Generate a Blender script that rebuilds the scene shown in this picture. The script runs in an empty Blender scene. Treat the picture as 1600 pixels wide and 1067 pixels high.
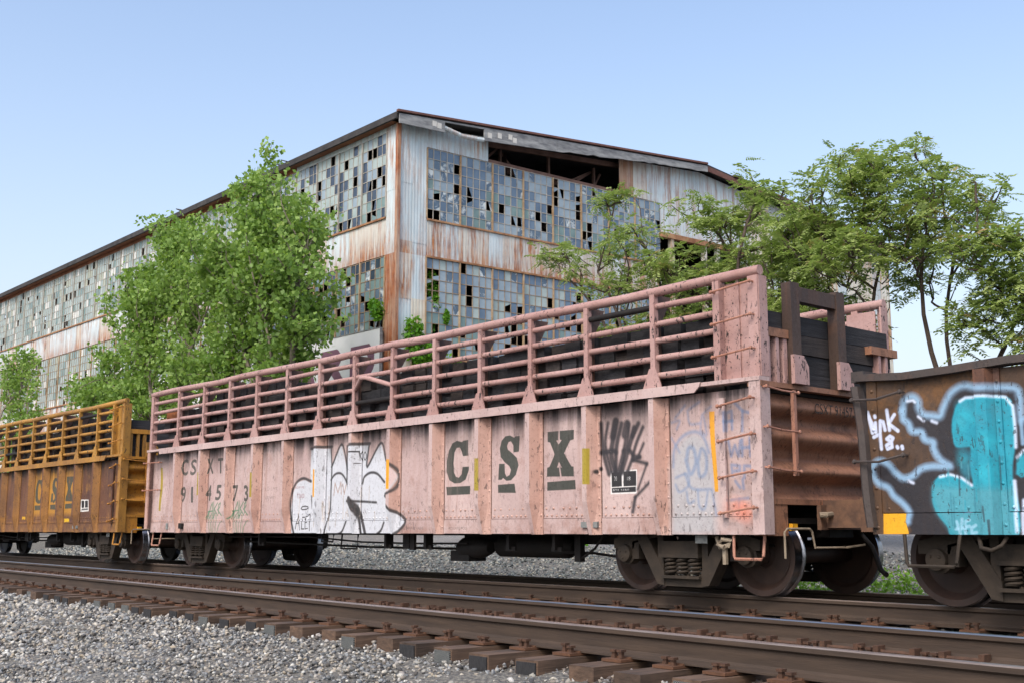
import bpy, math, random
import numpy as np

random.seed(7)
rng = np.random.default_rng(7)
R = math.radians
scene = bpy.context.scene
COL = scene.collection

# ------------------------------------------------------------------ camera
cam_data = bpy.data.cameras.new('camera')
cam_data.sensor_width = 36.0
cam_data.lens = 40.45
cam_data.clip_start = 0.05
cam_data.clip_end = 6000
cam = bpy.data.objects.new('camera', cam_data)
COL.objects.link(cam)
cam.location = (0, 0, 0.68)
cam.rotation_euler = (R(90 + 9.272), 0, R(49.06))
scene.camera = cam

# ------------------------------------------------------------------ sky, sun, exposure
SUN_EL, SUN_AZ = R(46), R(160)          # azimuth clockwise from +Y: behind the photographer, high
world = bpy.data.worlds.new('World')
scene.world = world
world.use_nodes = True
wn = world.node_tree
wn.nodes.clear()
w_out = wn.nodes.new('ShaderNodeOutputWorld')
w_bg = wn.nodes.new('ShaderNodeBackground')
w_sky = wn.nodes.new('ShaderNodeTexSky')
w_sky.sky_type = 'NISHITA'
w_sky.sun_disc = False
w_sky.sun_elevation = SUN_EL
w_sky.sun_rotation = SUN_AZ
w_sky.altitude = 0
w_sky.air_density = 1.0
w_sky.dust_density = 4.0
w_sky.ozone_density = 1.0
w_bg.inputs['Strength'].default_value = 0.15
# thin bright haze all round the horizon
w_tc = wn.nodes.new('ShaderNodeTexCoord'); w_sp = wn.nodes.new('ShaderNodeSeparateXYZ'); wn.links.new(w_tc.outputs['Generated'], w_sp.inputs[0])
w_a = wn.nodes.new('ShaderNodeMath'); w_a.operation = 'SUBTRACT'; w_a.use_clamp = True; w_a.inputs[0].default_value = 1.0; wn.links.new(w_sp.outputs[2], w_a.inputs[1])
w_p = wn.nodes.new('ShaderNodeMath'); w_p.operation = 'POWER'; wn.links.new(w_a.outputs[0], w_p.inputs[0]); w_p.inputs[1].default_value = 5.0
w_m = wn.nodes.new('ShaderNodeMath'); w_m.operation = 'MULTIPLY'; w_m.use_clamp = True; wn.links.new(w_p.outputs[0], w_m.inputs[0]); w_m.inputs[1].default_value = 1.2
w_x = wn.nodes.new('ShaderNodeMix'); w_x.data_type = 'RGBA'; wn.links.new(w_m.outputs[0], w_x.inputs[0]); wn.links.new(w_sky.outputs[0], w_x.inputs[6])
w_x.inputs[7].default_value = (2.85, 3.0, 3.15, 1)
wn.links.new(w_x.outputs[2], w_bg.inputs[0])
wn.links.new(w_bg.outputs[0], w_out.inputs[0])

sun_data = bpy.data.lights.new('sun', 'SUN')
sun_data.energy = 0.6
sun_data.angle = R(12)
sun_data.color = (1.0, 0.96, 0.91)
sun = bpy.data.objects.new('sun', sun_data)
COL.objects.link(sun)
sun.location = (10, -20, 30)
sun.rotation_euler = (R(90) - SUN_EL, 0, R(180) - SUN_AZ)

scene.view_settings.view_transform = 'Standard'
scene.view_settings.look = 'None'
scene.view_settings.gamma = 1.0
scene.view_settings.exposure = 1.02
scene.view_settings.use_curve_mapping = False
scene.cycles.use_denoising = True
scene.cycles.max_bounces = 6
scene.cycles.transparent_max_bounces = 8

# ------------------------------------------------------------------ material helpers
def lin(*c):
    if len(c) == 1: c = c[0]
    return tuple(((v / 255) / 12.92 if v / 255 <= 0.04045 else ((v / 255 + 0.055) / 1.055) ** 2.4) for v in c) + (1.0,)

class NT:
    def __init__(s, name):
        s.m = bpy.data.materials.new(name); s.m.use_nodes = True
        s.t = s.m.node_tree; s.t.nodes.clear()
        s.out = s.new('ShaderNodeOutputMaterial')
        s._pos = None
    def new(s, typ): return s.t.nodes.new(typ)
    def put(s, sock, v):
        if isinstance(v, bpy.types.NodeSocket): s.t.links.new(v, sock)
        elif v is not None: sock.default_value = v
    @property
    def pos(s):
        if s._pos is None: s._pos = s.new('ShaderNodeNewGeometry').outputs['Position']
        return s._pos
    def scl(s, v, sc, off=(0, 0, 0)):
        n = s.new('ShaderNodeMapping'); s.put(n.inputs[0], v)
        n.inputs['Scale'].default_value = sc; n.inputs['Location'].default_value = off
        return n.outputs[0]
    def noise(s, scale=1, detail=4, rough=.55, vec=None, sc=None, dist=0):
        v = vec or s.pos
        if sc: v = s.scl(v, sc)
        n = s.new('ShaderNodeTexNoise'); s.put(n.inputs['Vector'], v)
        n.inputs['Scale'].default_value = scale; n.inputs['Detail'].default_value = detail
        n.inputs['Roughness'].default_value = rough; n.inputs['Distortion'].default_value = dist
        return n.outputs['Fac']
    def voro(s, scale, vec=None, sc=None, out='Color', feature='F1'):
        v = vec or s.pos
        if sc: v = s.scl(v, sc)
        n = s.new('ShaderNodeTexVoronoi'); n.feature = feature
        s.put(n.inputs['Vector'], v); n.inputs['Scale'].default_value = scale
        return n.outputs[out]
    def math(s, op, a, b=0.0, clamp=False):
        n = s.new('ShaderNodeMath'); n.operation = op; n.use_clamp = clamp
        s.put(n.inputs[0], a); s.put(n.inputs[1], b); return n.outputs[0]
    def mul(s, a, b): return s.math('MULTIPLY', a, b)
    def rng(s, v, a, b, c=0.0, d=1.0):
        n = s.new('ShaderNodeMapRange'); s.put(n.inputs[0], v)
        n.inputs[1].default_value = a; n.inputs[2].default_value = b
        n.inputs[3].default_value = c; n.inputs[4].default_value = d
        return n.outputs[0]
    def mix(s, f, a, b, blend='MIX'):
        n = s.new('ShaderNodeMix'); n.data_type = 'RGBA'; n.blend_type = blend
        s.put(n.inputs[0], f); s.put(n.inputs[6], a); s.put(n.inputs[7], b)
        return n.outputs[2]
    def sep(s, v):
        n = s.new('ShaderNodeSeparateXYZ'); s.put(n.inputs[0], v); return n.outputs
    def bsdf(s, col, rough=.7, bump=None, bstr=.3, bdist=.02, metal=0.0, spec=.5):
        n = s.new('ShaderNodeBsdfPrincipled')
        s.put(n.inputs['Base Color'], col); s.put(n.inputs['Roughness'], rough)
        s.put(n.inputs['Metallic'], metal); n.inputs['Specular IOR Level'].default_value = spec
        if bump is not None:
            b = s.new('ShaderNodeBump'); b.inputs['Strength'].default_value = bstr
            b.inputs['Distance'].default_value = bdist
            s.put(b.inputs['Height'], bump); s.put(n.inputs['Normal'], b.outputs[0])
        s.t.links.new(n.outputs[0], s.out.inputs[0]); return n

def weathered(name, base, base2, rust, dark, streak=.5, patch=.3, chips=.5, img=None, soot=None, rough=.62, sill=None, fine=.25):
    """faded paint on steel: broad fading, vertical rust runs, rust patches, black chips; optionally a painted layer"""
    k = NT(name)
    c = k.mix(k.rng(k.noise(1.1, 5), .32, .68), base, base2)
    st = k.rng(k.noise(1, 5, .6, sc=(9, 9, .55)), .50, .72)
    st = k.mul(st, k.rng(k.noise(.9, 3), .35, .65))
    c = k.mix(k.mul(st, streak), c, rust)
    pt = k.rng(k.noise(2.3, 8, .68), .55, .66)
    c = k.mix(k.mul(pt, patch), c, rust)
    if sill:
        low = k.rng(k.sep(k.pos)[2], sill[0], sill[1], 1, 0)
        c = k.mix(k.mul(k.mul(low, k.rng(k.noise(5, 6, .7), .4, .7)), .75), c, rust)
    if img:
        image, (x0, x1, z0, z1) = img
        v = k.scl(k.pos, (1 / (x1 - x0), 1, 1 / (z1 - z0)), (-x0 / (x1 - x0), 0, -z0 / (z1 - z0)))
        q = k.sep(v); cb = k.new('ShaderNodeCombineXYZ'); k.put(cb.inputs[0], q[0]); k.put(cb.inputs[1], q[2])
        t = k.new('ShaderNodeTexImage'); t.image = image; t.extension = 'CLIP'; k.put(t.inputs[0], cb.outputs[0])
        worn = k.rng(k.noise(14, 8, .72), .64, .74, 1.0, .35)
        worn = k.mul(worn, k.rng(st, 0, 1, 1.0, .75))
        c = k.mix(k.mul(t.outputs['Alpha'], worn), c, t.outputs['Color'])
    if soot:
        up = k.rng(k.sep(k.pos)[2], soot[0], soot[1])
        drip = k.rng(k.noise(1, 4, .6, sc=(5.5, 5.5, .25)), .36, .56)
        s2 = k.mul(k.math('POWER', up, 1.3), drip)
        c = k.mix(k.mul(s2, soot[2]), c, dark)
    fn = k.noise(30, 6, .7)
    c = k.mix(k.rng(fn, .5, .75, 0, fine), c, dark)
    ch = k.math('MAXIMUM', k.rng(k.noise(1, 4, .62, sc=(24, 24, 8)), .60, .625), k.rng(k.noise(32, 3, .6), .64, .67))
    ch = k.mul(ch, k.rng(k.noise(1.7, 3), .36, .52))
    c = k.mix(k.mul(ch, chips), c, dark)
    k.bsdf(c, k.rng(fn, .3, .7, rough - .08, rough + .15), k.math('ADD', k.noise(6, 6, .65), k.mul(ch, -.35)), .35, .02)
    return k.m

def plain(name, a, b, scale=3, rough=.75, detail=6, sc=None, bump=.4, metal=0.0, spec=.4, lo=.35, hi=.65):
    k = NT(name)
    n = k.noise(scale, detail, .62, sc=sc)
    k.bsdf(k.mix(k.rng(n, lo, hi), a, b), rough, n, bump, .02, metal, spec)
    return k.m

# ------------------------------------------------------------------ mesh helpers
class MB:
    """collects shapes in world coordinates; build() makes one mesh object"""
    def __init__(s): s.v = []; s.f = []; s.mi = []; s.cur = 0
    def add(s, vs, fs):
        o = len(s.v); s.v.extend(vs)
        for f in fs: s.f.append(tuple(i + o for i in f)); s.mi.append(s.cur)
        return s
    def box(s, x0, x1, y0, y1, z0, z1):
        return s.add([(x0,y0,z0),(x1,y0,z0),(x1,y1,z0),(x0,y1,z0),(x0,y0,z1),(x1,y0,z1),(x1,y1,z1),(x0,y1,z1)],
            [(0,3,2,1),(4,5,6,7),(0,1,5,4),(1,2,6,5),(2,3,7,6),(3,0,4,7)])
    def prism(s, poly, axis, a, b):
        """extrude a 2D polygon along axis: 'y' -> poly is (x,z), 'x' -> (y,z), 'z' -> (x,y)"""
        n = len(poly)
        mk = {'y': lambda p, t: (p[0], t, p[1]), 'x': lambda p, t: (t, p[0], p[1]), 'z': lambda p, t: (p[0], p[1], t)}[axis]
        vs = [mk(p, a) for p in poly] + [mk(p, b) for p in poly]
        fs = [tuple(range(n)), tuple(range(2 * n - 1, n - 1, -1))] + [(i, i + n, (i + 1) % n + n, (i + 1) % n) for i in range(n)]
        return s.add(vs, fs)
    def bar(s, p, q, w, h=None, up=(0, 0, 1)):
        h = h or w; p = np.array(p, float); q = np.array(q, float); d = q - p; d /= np.linalg.norm(d)
        u = np.cross(d, up)
        if np.linalg.norm(u) < 1e-3: u = np.cross(d, (0, 1, 0))
        u /= np.linalg.norm(u); t = np.cross(u, d)
        vs = [tuple(e + u * a * w / 2 + t * b * h / 2) for e in (p, q) for a, b in ((-1,-1),(1,-1),(1,1),(-1,1))]
        return s.add(vs, [(0,1,2,3),(7,6,5,4),(0,4,5,1),(1,5,6,2),(2,6,7,3),(3,7,4,0)])
    def tube(s, pts, r, n=7, cap=True):
        pts = [np.array(p, float) for p in pts]; m = len(pts)
        rs = r if isinstance(r, (list, tuple)) else [r] * m
        vs = []; ref = np.array((0.3, 0.2, 1.0))
        for i, p in enumerate(pts):
            d = pts[min(i + 1, m - 1)] - pts[max(i - 1, 0)]; d = d / (np.linalg.norm(d) + 1e-9)
            if abs(d @ ref) / np.linalg.norm(ref) > .97: ref = np.array((1.0, .1, .2))
            u = np.cross(d, ref); u /= np.linalg.norm(u); t = np.cross(d, u)
            for j in range(n):
                a = 2 * math.pi * j / n
                vs.append(tuple(p + rs[i] * (math.cos(a) * u + math.sin(a) * t)))
        fs = [(i*n+j, i*n+(j+1)%n, (i+1)*n+(j+1)%n, (i+1)*n+j) for i in range(m-1) for j in range(n)]
        if cap: fs += [tuple(range(n-1, -1, -1)), tuple(range((m-1)*n, m*n))]
        return s.add(vs, fs)
    def lathe_y(s, cx, cz, prof, n=32):
        """prof: list of (radius, y)"""
        m = len(prof); vs = []
        for r, y in prof:
            for j in range(n):
                a = 2 * math.pi * j / n; vs.append((cx + r * math.cos(a), y, cz + r * math.sin(a)))
        fs = [(i*n+j, i*n+(j+1)%n, (i+1)*n+(j+1)%n, (i+1)*n+j) for i in range(m-1) for j in range(n)]
        fs += [tuple(range(n-1, -1, -1)), tuple(range((m-1)*n, m*n))]
        return s.add(vs, fs)
    def dome(s, c, r, nrm, n=6, h=.6):
        nrm = np.array(nrm, float); u = np.cross(nrm, (.3, .5, .8)); u /= np.linalg.norm(u); t = np.cross(nrm, u); c = np.array(c, float)
        vs = [tuple(c + r * (math.cos(a) * u + math.sin(a) * t)) for a in [2*math.pi*j/n for j in range(n)]]
        vs += [tuple(c + r*.6 * (math.cos(a) * u + math.sin(a) * t) + nrm * r * h*.85) for a in [2*math.pi*j/n for j in range(n)]]
        vs.append(tuple(c + nrm * r * h))
        return s.add(vs, [(j, (j+1)%n, n+(j+1)%n, n+j) for j in range(n)] + [(n+j, n+(j+1)%n, 2*n) for j in range(n)])
    def build(s, name, mats, parent=None, smooth=None, loc=None):
        me = bpy.data.meshes.new(name)
        off = np.array(loc if loc is not None else (0, 0, 0), float)
        base = off + (np.array(WL(parent)) if parent else 0)
        V = np.array(s.v, float) - base
        me.from_pydata(V.tolist(), [], s.f)
        mats = mats if isinstance(mats, (list, tuple)) else [mats]
        for m in mats: me.materials.append(m)
        if len(mats) > 1: me.polygons.foreach_set('material_index', s.mi)
        if smooth is not None:
            me.shade_smooth(); me.set_sharp_from_angle(angle=R(smooth))
        return link(name, me, parent, tuple(off))

def WL(o):
    """world location of an unrotated object chain"""
    x = np.zeros(3)
    while o is not None: x = x + np.array(o.location); o = o.parent
    return tuple(x)

def link(name, data, parent=None, loc=(0, 0, 0)):
    o = bpy.data.objects.new(name, data); COL.objects.link(o)
    o.location = loc
    if parent: o.parent = parent
    return o

def tag(o, label=None, cat=None, group=None, kind=None):
    if label: o['label'] = label
    if cat: o['category'] = cat
    if group: o['group'] = group
    if kind: o['kind'] = kind
    return o

def empty(name, loc, label=None, cat=None, group=None, kind=None):
    return tag(link(name, None, None, loc), label, cat, group, kind)

def raw_mesh(name, V, F, mats, parent=None, smooth=False, attr=None, loc=(0, 0, 0)):
    """fast mesh: V (n,3), F (m,k) constant corner count; V relative to the object"""
    me = bpy.data.meshes.new(name); V = np.asarray(V, np.float32); F = np.asarray(F, np.int32)
    m, kk = F.shape
    me.vertices.add(len(V)); me.vertices.foreach_set('co', V.ravel())
    me.loops.add(m * kk); me.loops.foreach_set('vertex_index', F.ravel())
    me.polygons.add(m); me.polygons.foreach_set('loop_start', np.arange(0, m * kk, kk, dtype=np.int32))
    if attr is not None:
        a = me.attributes.new('tint', 'FLOAT', 'POINT'); a.data.foreach_set('value', np.asarray(attr, np.float32))
    me.update(calc_edges=True); me.validate()
    if smooth: me.shade_smooth()
    for x in (mats if isinstance(mats, (list, tuple)) else [mats]): me.materials.append(x)
    return link(name, me, parent, loc)

# ------------------------------------------------------------------ painted layers (lettering and graffiti), drawn into generated images
class Paint:
    def __init__(s, x0, x1, z0, z1, res):
        s.b = (x0, x1, z0, z1); s.res = res
        s.w = int((x1 - x0) / res); s.h = int((z1 - z0) / res)
        s.a = np.zeros((s.h, s.w, 4), np.float32)
    def _win(s, P, pad):
        P = np.array(P, float); x0, x1, z0, z1 = s.b
        i0 = max(0, int((P[:,0].min() - pad - x0) / s.res)); i1 = min(s.w, int((P[:,0].max() + pad - x0) / s.res) + 2)
        j0 = max(0, int((P[:,1].min() - pad - z0) / s.res)); j1 = min(s.h, int((P[:,1].max() + pad - z0) / s.res) + 2)
        if i1 <= i0 or j1 <= j0: return None
        X, Z = np.meshgrid(x0 + (np.arange(i0, i1) + .5) * s.res, z0 + (np.arange(j0, j1) + .5) * s.res)
        return P, X, Z, (slice(j0, j1), slice(i0, i1))
    def _dist(s, P, X, Z):
        d = np.full(X.shape, 1e9)
        for (ax, az), (bx, bz) in zip(P[:-1], P[1:]):
            ex, ez = bx - ax, bz - az; L = ex*ex + ez*ez + 1e-12
            t = np.clip(((X - ax) * ex + (Z - az) * ez) / L, 0, 1)
            d = np.minimum(d, np.hypot(X - ax - t*ex, Z - az - t*ez))
        return d
    def _comp(s, sl, cov, col, erase):
        A = s.a[sl]; cov = np.clip(cov, 0, 1)[..., None]
        if erase: A[..., 3:] *= 1 - cov; return
        c = np.array(col, np.float32) / 255; oa = A[..., 3:]; na = cov + oa * (1 - cov)
        A[..., :3] = np.where(na > 1e-4, (c * cov + A[..., :3] * oa * (1 - cov)) / np.maximum(na, 1e-4), c)
        A[..., 3:] = na
    def stroke(s, P, w, col, a=1.0, soft=.008):
        r = s._win(P, w + soft)
        if r: s._comp(r[3], a * np.clip((w/2 - s._dist(r[0], r[1], r[2])) / soft + .5, 0, 1), col, False)
    @staticmethod
    def smooth(P, n=5):
        P = np.array(P, float)
        if len(P) < 3: return P
        Q = np.vstack([2*P[0]-P[1], P, 2*P[-1]-P[-2]]); out = []
        for i in range(1, len(Q) - 2):
            a, b, c, d = Q[i-1], Q[i], Q[i+1], Q[i+2]
            for t in np.arange(n) / n: out.append(.5*(2*b + (c-a)*t + (2*a-5*b+4*c-d)*t*t + (3*b-a-3*c+d)*t**3))
        return np.array(out + [Q[-2]])
    def brush(s, P, w, col, a=1.0, soft=.008): s.stroke(s.smooth(P), w, col, a, soft)
    def poly(s, P, col=(0,0,0), a=1.0, soft=.006, erase=False):
        r = s._win(P, soft * 2)
        if not r: return
        P, X, Z, sl = r; ins = np.zeros(X.shape, bool); Q = np.vstack([P, P[:1]])
        for (ax, az), (bx, bz) in zip(Q[:-1], Q[1:]):
            if az == bz: continue
            c = ((az > Z) != (bz > Z)) & (X < (bx - ax) * (Z - az) / (bz - az) + ax); ins ^= c
        d = s._dist(Q, X, Z)
        s._comp(sl, a * np.clip(np.where(ins, d, -d) / soft + .5, 0, 1), col, erase)
    def text(s, t, x0, x1, z0, z1, col, a=1.0, shear=0.0, bold=0):
        cu = bpy.data.curves.new('lettering', 'FONT'); cu.body = t; cu.resolution_u = 3
        o = bpy.data.objects.new('lettering', cu); me = o.to_mesh()
        V = np.array([v.co[:2] for v in me.vertices]); me.calc_loop_triangles()
        T = [tuple(q.vertices) for q in me.loop_triangles]; o.to_mesh_clear()
        bpy.data.objects.remove(o); bpy.data.curves.remove(cu)
        lo, hi = V.min(0), V.max(0); V = (V - lo) / (hi - lo)
        V = np.c_[x0 + V[:,0] * (x1 - x0) + shear * V[:,1] * (z1 - z0), z0 + V[:,1] * (z1 - z0)]
        r = s._win(V, .01); 
        if not r: return
        _, X, Z, sl = r; m = np.zeros(X.shape, bool)
        for q in T:
            A, B, C = V[list(q)]
            e = lambda p, u: (u[0]-p[0])*(Z-p[1]) - (u[1]-p[1])*(X-p[0])
            e1, e2, e3 = e(A, B), e(B, C), e(C, A)
            m |= ((e1 >= 0) & (e2 >= 0) & (e3 >= 0)) | ((e1 <= 0) & (e2 <= 0) & (e3 <= 0))
        for _ in range(bold):
            n = m.copy(); n[:, 1:] |= m[:, :-1]; n[:, :-1] |= m[:, 1:]; n[1:] |= m[:-1]; n[:-1] |= m[1:]; m = n
        s._comp(sl, a * m.astype(float), col, False)
    def image(s, name):
        im = bpy.data.images.new(name, s.w, s.h, alpha=True)
        im.alpha_mode = 'CHANNEL_PACKED'
        im.pixels.foreach_set(np.clip(s.a, 0, 1).ravel()); im.update(); im.pack()
        return im

# ------------------------------------------------------------------ shared materials
M = {}
M['rail_web'] = plain('rust_brown_rail', lin(54, 44, 37), lin(69, 56, 46), 4, .8, sc=(.4, 2, 4))
M['rail_head'] = plain('worn_steel', lin(150, 150, 150), lin(190, 190, 190), 6, .28, metal=1.0, bump=.05, sc=(.3, 8, 8))
M['rail_dull'] = plain('dull_rail_head', lin(120, 106, 98), lin(150, 138, 130), 6, .42, metal=.55, bump=.1, sc=(.3, 8, 8))
M['plate'] = plain('rusty_tie_plate', lin(79, 55, 40), lin(96, 66, 47), 12, .85)
M['spike'] = plain('rusty_spike', lin(63, 45, 35), lin(83, 59, 45), 20, .85)
M['black_iron'] = plain('sooty_iron', lin(19, 16, 16), lin(30, 25, 23), 8, .75)
M['truck'] = plain('dusty_cast_steel', lin(39, 33, 27), lin(56, 47, 38), 6, .8)
M['wheel'] = plain('brown_wheel_steel', lin(43, 31, 26), lin(58, 42, 35), 5, .6, bump=.15)
M['tread'] = plain('polished_tread', lin(120, 122, 128), lin(150, 152, 160), 5, .25, metal=1.0, bump=.03)
M['creosote'] = None

def tie_wood(name, a, b, dk):
    k = NT(name)
    g = k.noise(1, 6, .65, sc=(14, 1.6, 30)); n = k.noise(2.2, 4)
    c = k.mix(k.rng(g, .35, .65), a, b)
    c = k.mix(k.rng(n, .4, .65, 0, .8), c, dk)
    k.bsdf(c, .85, g, .6, .02); return k.m
M['tie'] = tie_wood('weathered_tie_wood', lin(72, 56, 44), lin(104, 82, 66), lin(50, 40, 33))
M['tie_end'] = plain('tar_black_tie_end', lin(30, 30, 32), lin(48, 48, 50), 20, .8, sc=(6, 1, 1))
def nail_plate():
    k = NT('galvanised_nail_plate'); q = k.sep(k.pos)
    dots = k.mul(k.math('SINE', k.mul(q[0], 420)), k.math('SINE', k.mul(q[2], 420)))
    k.bsdf(k.mix(k.rng(dots, .05, .3), lin(58, 60, 60), lin(128, 132, 130)), .6, dots, .5, .01, .2); return k.m
M['nail_plate'] = nail_plate()
M['creosote'] = tie_wood('creosoted_black_wood', lin(30, 30, 33), lin(52, 52, 56), lin(22, 22, 25))
M['creosote_b'] = tie_wood('creosoted_brown_wood', lin(43, 37, 36), lin(64, 57, 54), lin(30, 27, 27))
M['brown_wood'] = tie_wood('fresh_brown_wood', lin(140, 84, 48), lin(168, 108, 66), lin(112, 66, 40))

# ------------------------------------------------------------------ ground
def near_shift(x): return -0.043 * (x + 7)          # the near track is slightly skewed to the train's track
def train_shift(x): return -0.013 * (x + 7)
PROF = [(-600, -1.1), (-6, -1.05), (2.4, -.98), (3.4, -.82), (5.3, -.365), (5.75, -.28), (8.4, -.24), (12.4, -.24), (12.9, -.34), (14.2, -.33),
        (19.5, .12), (24.5, .52), (60, .6), (700, .8)]
def ground_z(x, y):
    w = np.clip((9.5 - np.asarray(y, float)) / 2.5, 0, 1)
    yn = np.asarray(y, float) - near_shift(np.clip(x, -60, 30)) * w
    return np.interp(yn, [p[0] for p in PROF], [p[1] for p in PROF])

def gravel_mat(name, cols, scale, dark):
    k = NT(name)
    v = k.voro(scale); s3 = k.sep(v)
    c = k.mix(k.rng(s3[0], .2, .8), cols[0], cols[1])
    c = k.mix(k.rng(s3[1], .7, .95), c, cols[2])
    c = k.mix(k.rng(k.noise(.35, 5), .35, .7), c, cols[3])
    d = k.voro(scale, out='Distance')
    c = k.mix(k.rng(d, .3, .75, 0, .6), c, dark)
    k.bsdf(c, .9, k.math('ADD', k.math('MULTIPLY', d, -1), k.mul(s3[2], .5)), .8, .04)
    return k.m
M['gravel'] = gravel_mat('grey_gravel', (lin(100, 100, 99), lin(125, 124, 119), lin(150, 144, 133), lin(107, 104, 96)), 26, lin(62, 60, 59))
M['dirt'] = gravel_mat('pale_road_gravel', (lin(135, 135, 135), lin(153, 151, 149), lin(158, 153, 144), lin(126, 124, 120)), 30, lin(99, 97, 95))

xs = np.concatenate([[-900, -400, -200, -120, -80], np.linspace(-60, 6, 133), [12, 20, 40, 100, 300, 900]])
ys = np.concatenate([[-600, -200, -60, -20], np.linspace(-6, 26, 161), [30, 40, 60, 100, 200, 400, 900]])
GX, GY = np.meshgrid(xs, ys)
GZ = ground_z(GX, GY) + rng.normal(0, .012, GX.shape) * (np.abs(GY - 9) < 20)
nx, ny = len(xs), len(ys)
I = np.arange(nx * ny).reshape(ny, nx)
F = np.stack([I[:-1, :-1], I[:-1, 1:], I[1:, 1:], I[1:, :-1]], -1).reshape(-1, 4)
ground = raw_mesh('ground', np.stack([GX, GY, GZ], -1).reshape(-1, 3), F, [M['gravel'], M['dirt']], smooth=True)
tag(ground, kind='structure')
cy = (GY[:-1, :-1] + GY[1:, 1:]) / 2
ground.data.polygons.foreach_set('material_index', (cy > 20.5).astype(np.int32).ravel())

# ballast stones (nobody could count them): angular broken stone, one mesh per bed
def stone_shapes(n):
    p = (1 + 5 ** .5) / 2
    V = np.array([(-1,p,0),(1,p,0),(-1,-p,0),(1,-p,0),(0,-1,p),(0,1,p),(0,-1,-p),(0,1,-p),(p,0,-1),(p,0,1),(-p,0,-1),(-p,0,1)], float)
    V /= np.linalg.norm(V[0])
    F = np.array([(0,11,5),(0,5,1),(0,1,7),(0,7,10),(0,10,11),(1,5,9),(5,11,4),(11,10,2),(10,7,6),(7,1,8),(3,9,4),(3,4,2),(3,2,6),(3,6,8),(3,8,9),(4,9,5),(2,4,11),(6,2,10),(8,6,7),(9,8,1)])
    out = []
    for i in range(n):
        W = V * rng.uniform(.62, 1.12, (12, 1)) * np.array([1, rng.uniform(.6, .95), rng.uniform(.45, .8)])
        for _ in range(7):                      # cut flats so the stones look broken
            nv = rng.normal(size=3); nv /= np.linalg.norm(nv); d = W @ nv; lim = rng.uniform(.26, .48)
            W = W - np.outer(np.clip(d - lim, 0, None), nv)
        out.append(W)
    return np.array(out), F
SH, SF = stone_shapes(24)
def scatter_stones(name, X, Y, size, mat, lift=.15):
    n = len(X); k = rng.integers(0, len(SH), n)
    a, b = rng.uniform(0, 6.283, n), rng.normal(0, .5, n)
    ca, sa, cb, sb = np.cos(a), np.sin(a), np.cos(b), np.sin(b)
    V = SH[k] * size[:, None, None]
    y2, z2 = V[..., 1] * cb[:, None] - V[..., 2] * sb[:, None], V[..., 1] * sb[:, None] + V[..., 2] * cb[:, None]
    x3, y3 = V[..., 0] * ca[:, None] - y2 * sa[:, None], V[..., 0] * sa[:, None] + y2 * ca[:, None]
    Z = ground_z(X, Y) + size * lift + rng.normal(0, .008, n)
    P = np.stack([x3 + X[:, None], y3 + Y[:, None], z2 + Z[:, None]], -1).reshape(-1, 3)
    F = (SF[None] + (np.arange(n) * 12)[:, None, None]).reshape(-1, 3)
    return tag(raw_mesh(name, P, F, mat, attr=np.repeat(rng.uniform(0, 1, n), 12)), kind='stuff')
def stone_mat(name, cols, pos_mix):
    k = NT(name)
    at = k.new('ShaderNodeAttribute'); at.attribute_name = 'tint'
    r = k.new('ShaderNodeValToRGB'); k.put(r.inputs[0], at.outputs['Fac']); e = r.color_ramp.elements
    r.color_ramp.interpolation = 'LINEAR'
    e[0].position = 0; e[0].color = cols[0]; e[1].position = 1; e[1].color = cols[-1]
    for i, c in enumerate(cols[1:-1]): q = e.new((i + 1) / (len(cols) - 1)); q.color = c
    c = k.mix(k.rng(k.noise(22, 5, .7), .35, .7, 0, .45), r.outputs[0], lin(92, 88, 84))
    rust = k.rng(k.math('ABSOLUTE', k.math('ADD', k.math('ADD', k.sep(k.pos)[1], k.mul(k.sep(k.pos)[0], .043)), -6.6 + .3)), .55, 1.1, pos_mix, 0)
    c = k.mix(k.mul(k.mul(rust, .85), k.rng(k.noise(3, 4), .3, .6)), c, lin(132, 98, 72))
    k.bsdf(c, .88, k.noise(40, 4), .3, .01); return k.m
M['ballast'] = stone_mat('broken_grey_stone', [lin(56, 59, 64), lin(73, 70, 66), lin(91, 97, 101), lin(117, 120, 123), lin(139, 144, 147), lin(150, 148, 140), lin(127, 119, 110), lin(172, 172, 170), lin(159, 148, 129), lin(203, 204, 199)], .65)
M['ballast_blue'] = stone_mat('broken_blue_grey_stone', [lin(46, 53, 55), lin(61, 67, 67), lin(77, 86, 89), lin(99, 108, 110), lin(116, 126, 126), lin(129, 133, 129), lin(106, 110, 106), lin(149, 152, 150), lin(155, 149, 133), lin(175, 178, 173)], 0)

M['ballast_shade'] = stone_mat('shade_dark_stone', [lin(34, 32, 31), lin(58, 54, 52), lin(46, 42, 40), lin(74, 70, 66)], 0)  # shade beneath the train put into the stone colour
def pick(n, x0, x1, y0, y1, dens):
    X = rng.uniform(x0, x1, n); Y = rng.uniform(y0, y1, n)
    m = rng.uniform(0, 1, n) < dens(X, Y); return X[m], Y[m]
def in_view(X, Y, mrg=3.):
    u = X * .6552 + Y * .7555; d = -X * .7555 + Y * .6552
    return (d > 1) & (np.abs(u) < d * .455 + mrg)
def dens_front(X, Y):
    d = np.hypot(X, Y); return in_view(X, Y, 1.2) * np.clip((12.5 / d) ** 1.5, .12, 1) * np.clip((Y - near_shift(X) - 2.2) / .8, .35, 1)
X, Y = pick(72000, -28, -2.5, 2.0, 6.6, dens_front)
dn = np.hypot(X, Y)
sz = rng.choice([.75, 1, 1, 1.3, 1.6], len(X)) * rng.uniform(.016, .029, len(X)) * np.clip(dn / 11, 1, 1.7) * np.clip((Y - near_shift(X) - 1.6) / 1.6, .5, 1)
scatter_stones('track_ballast', X, Y, sz, M['ballast'])
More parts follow.
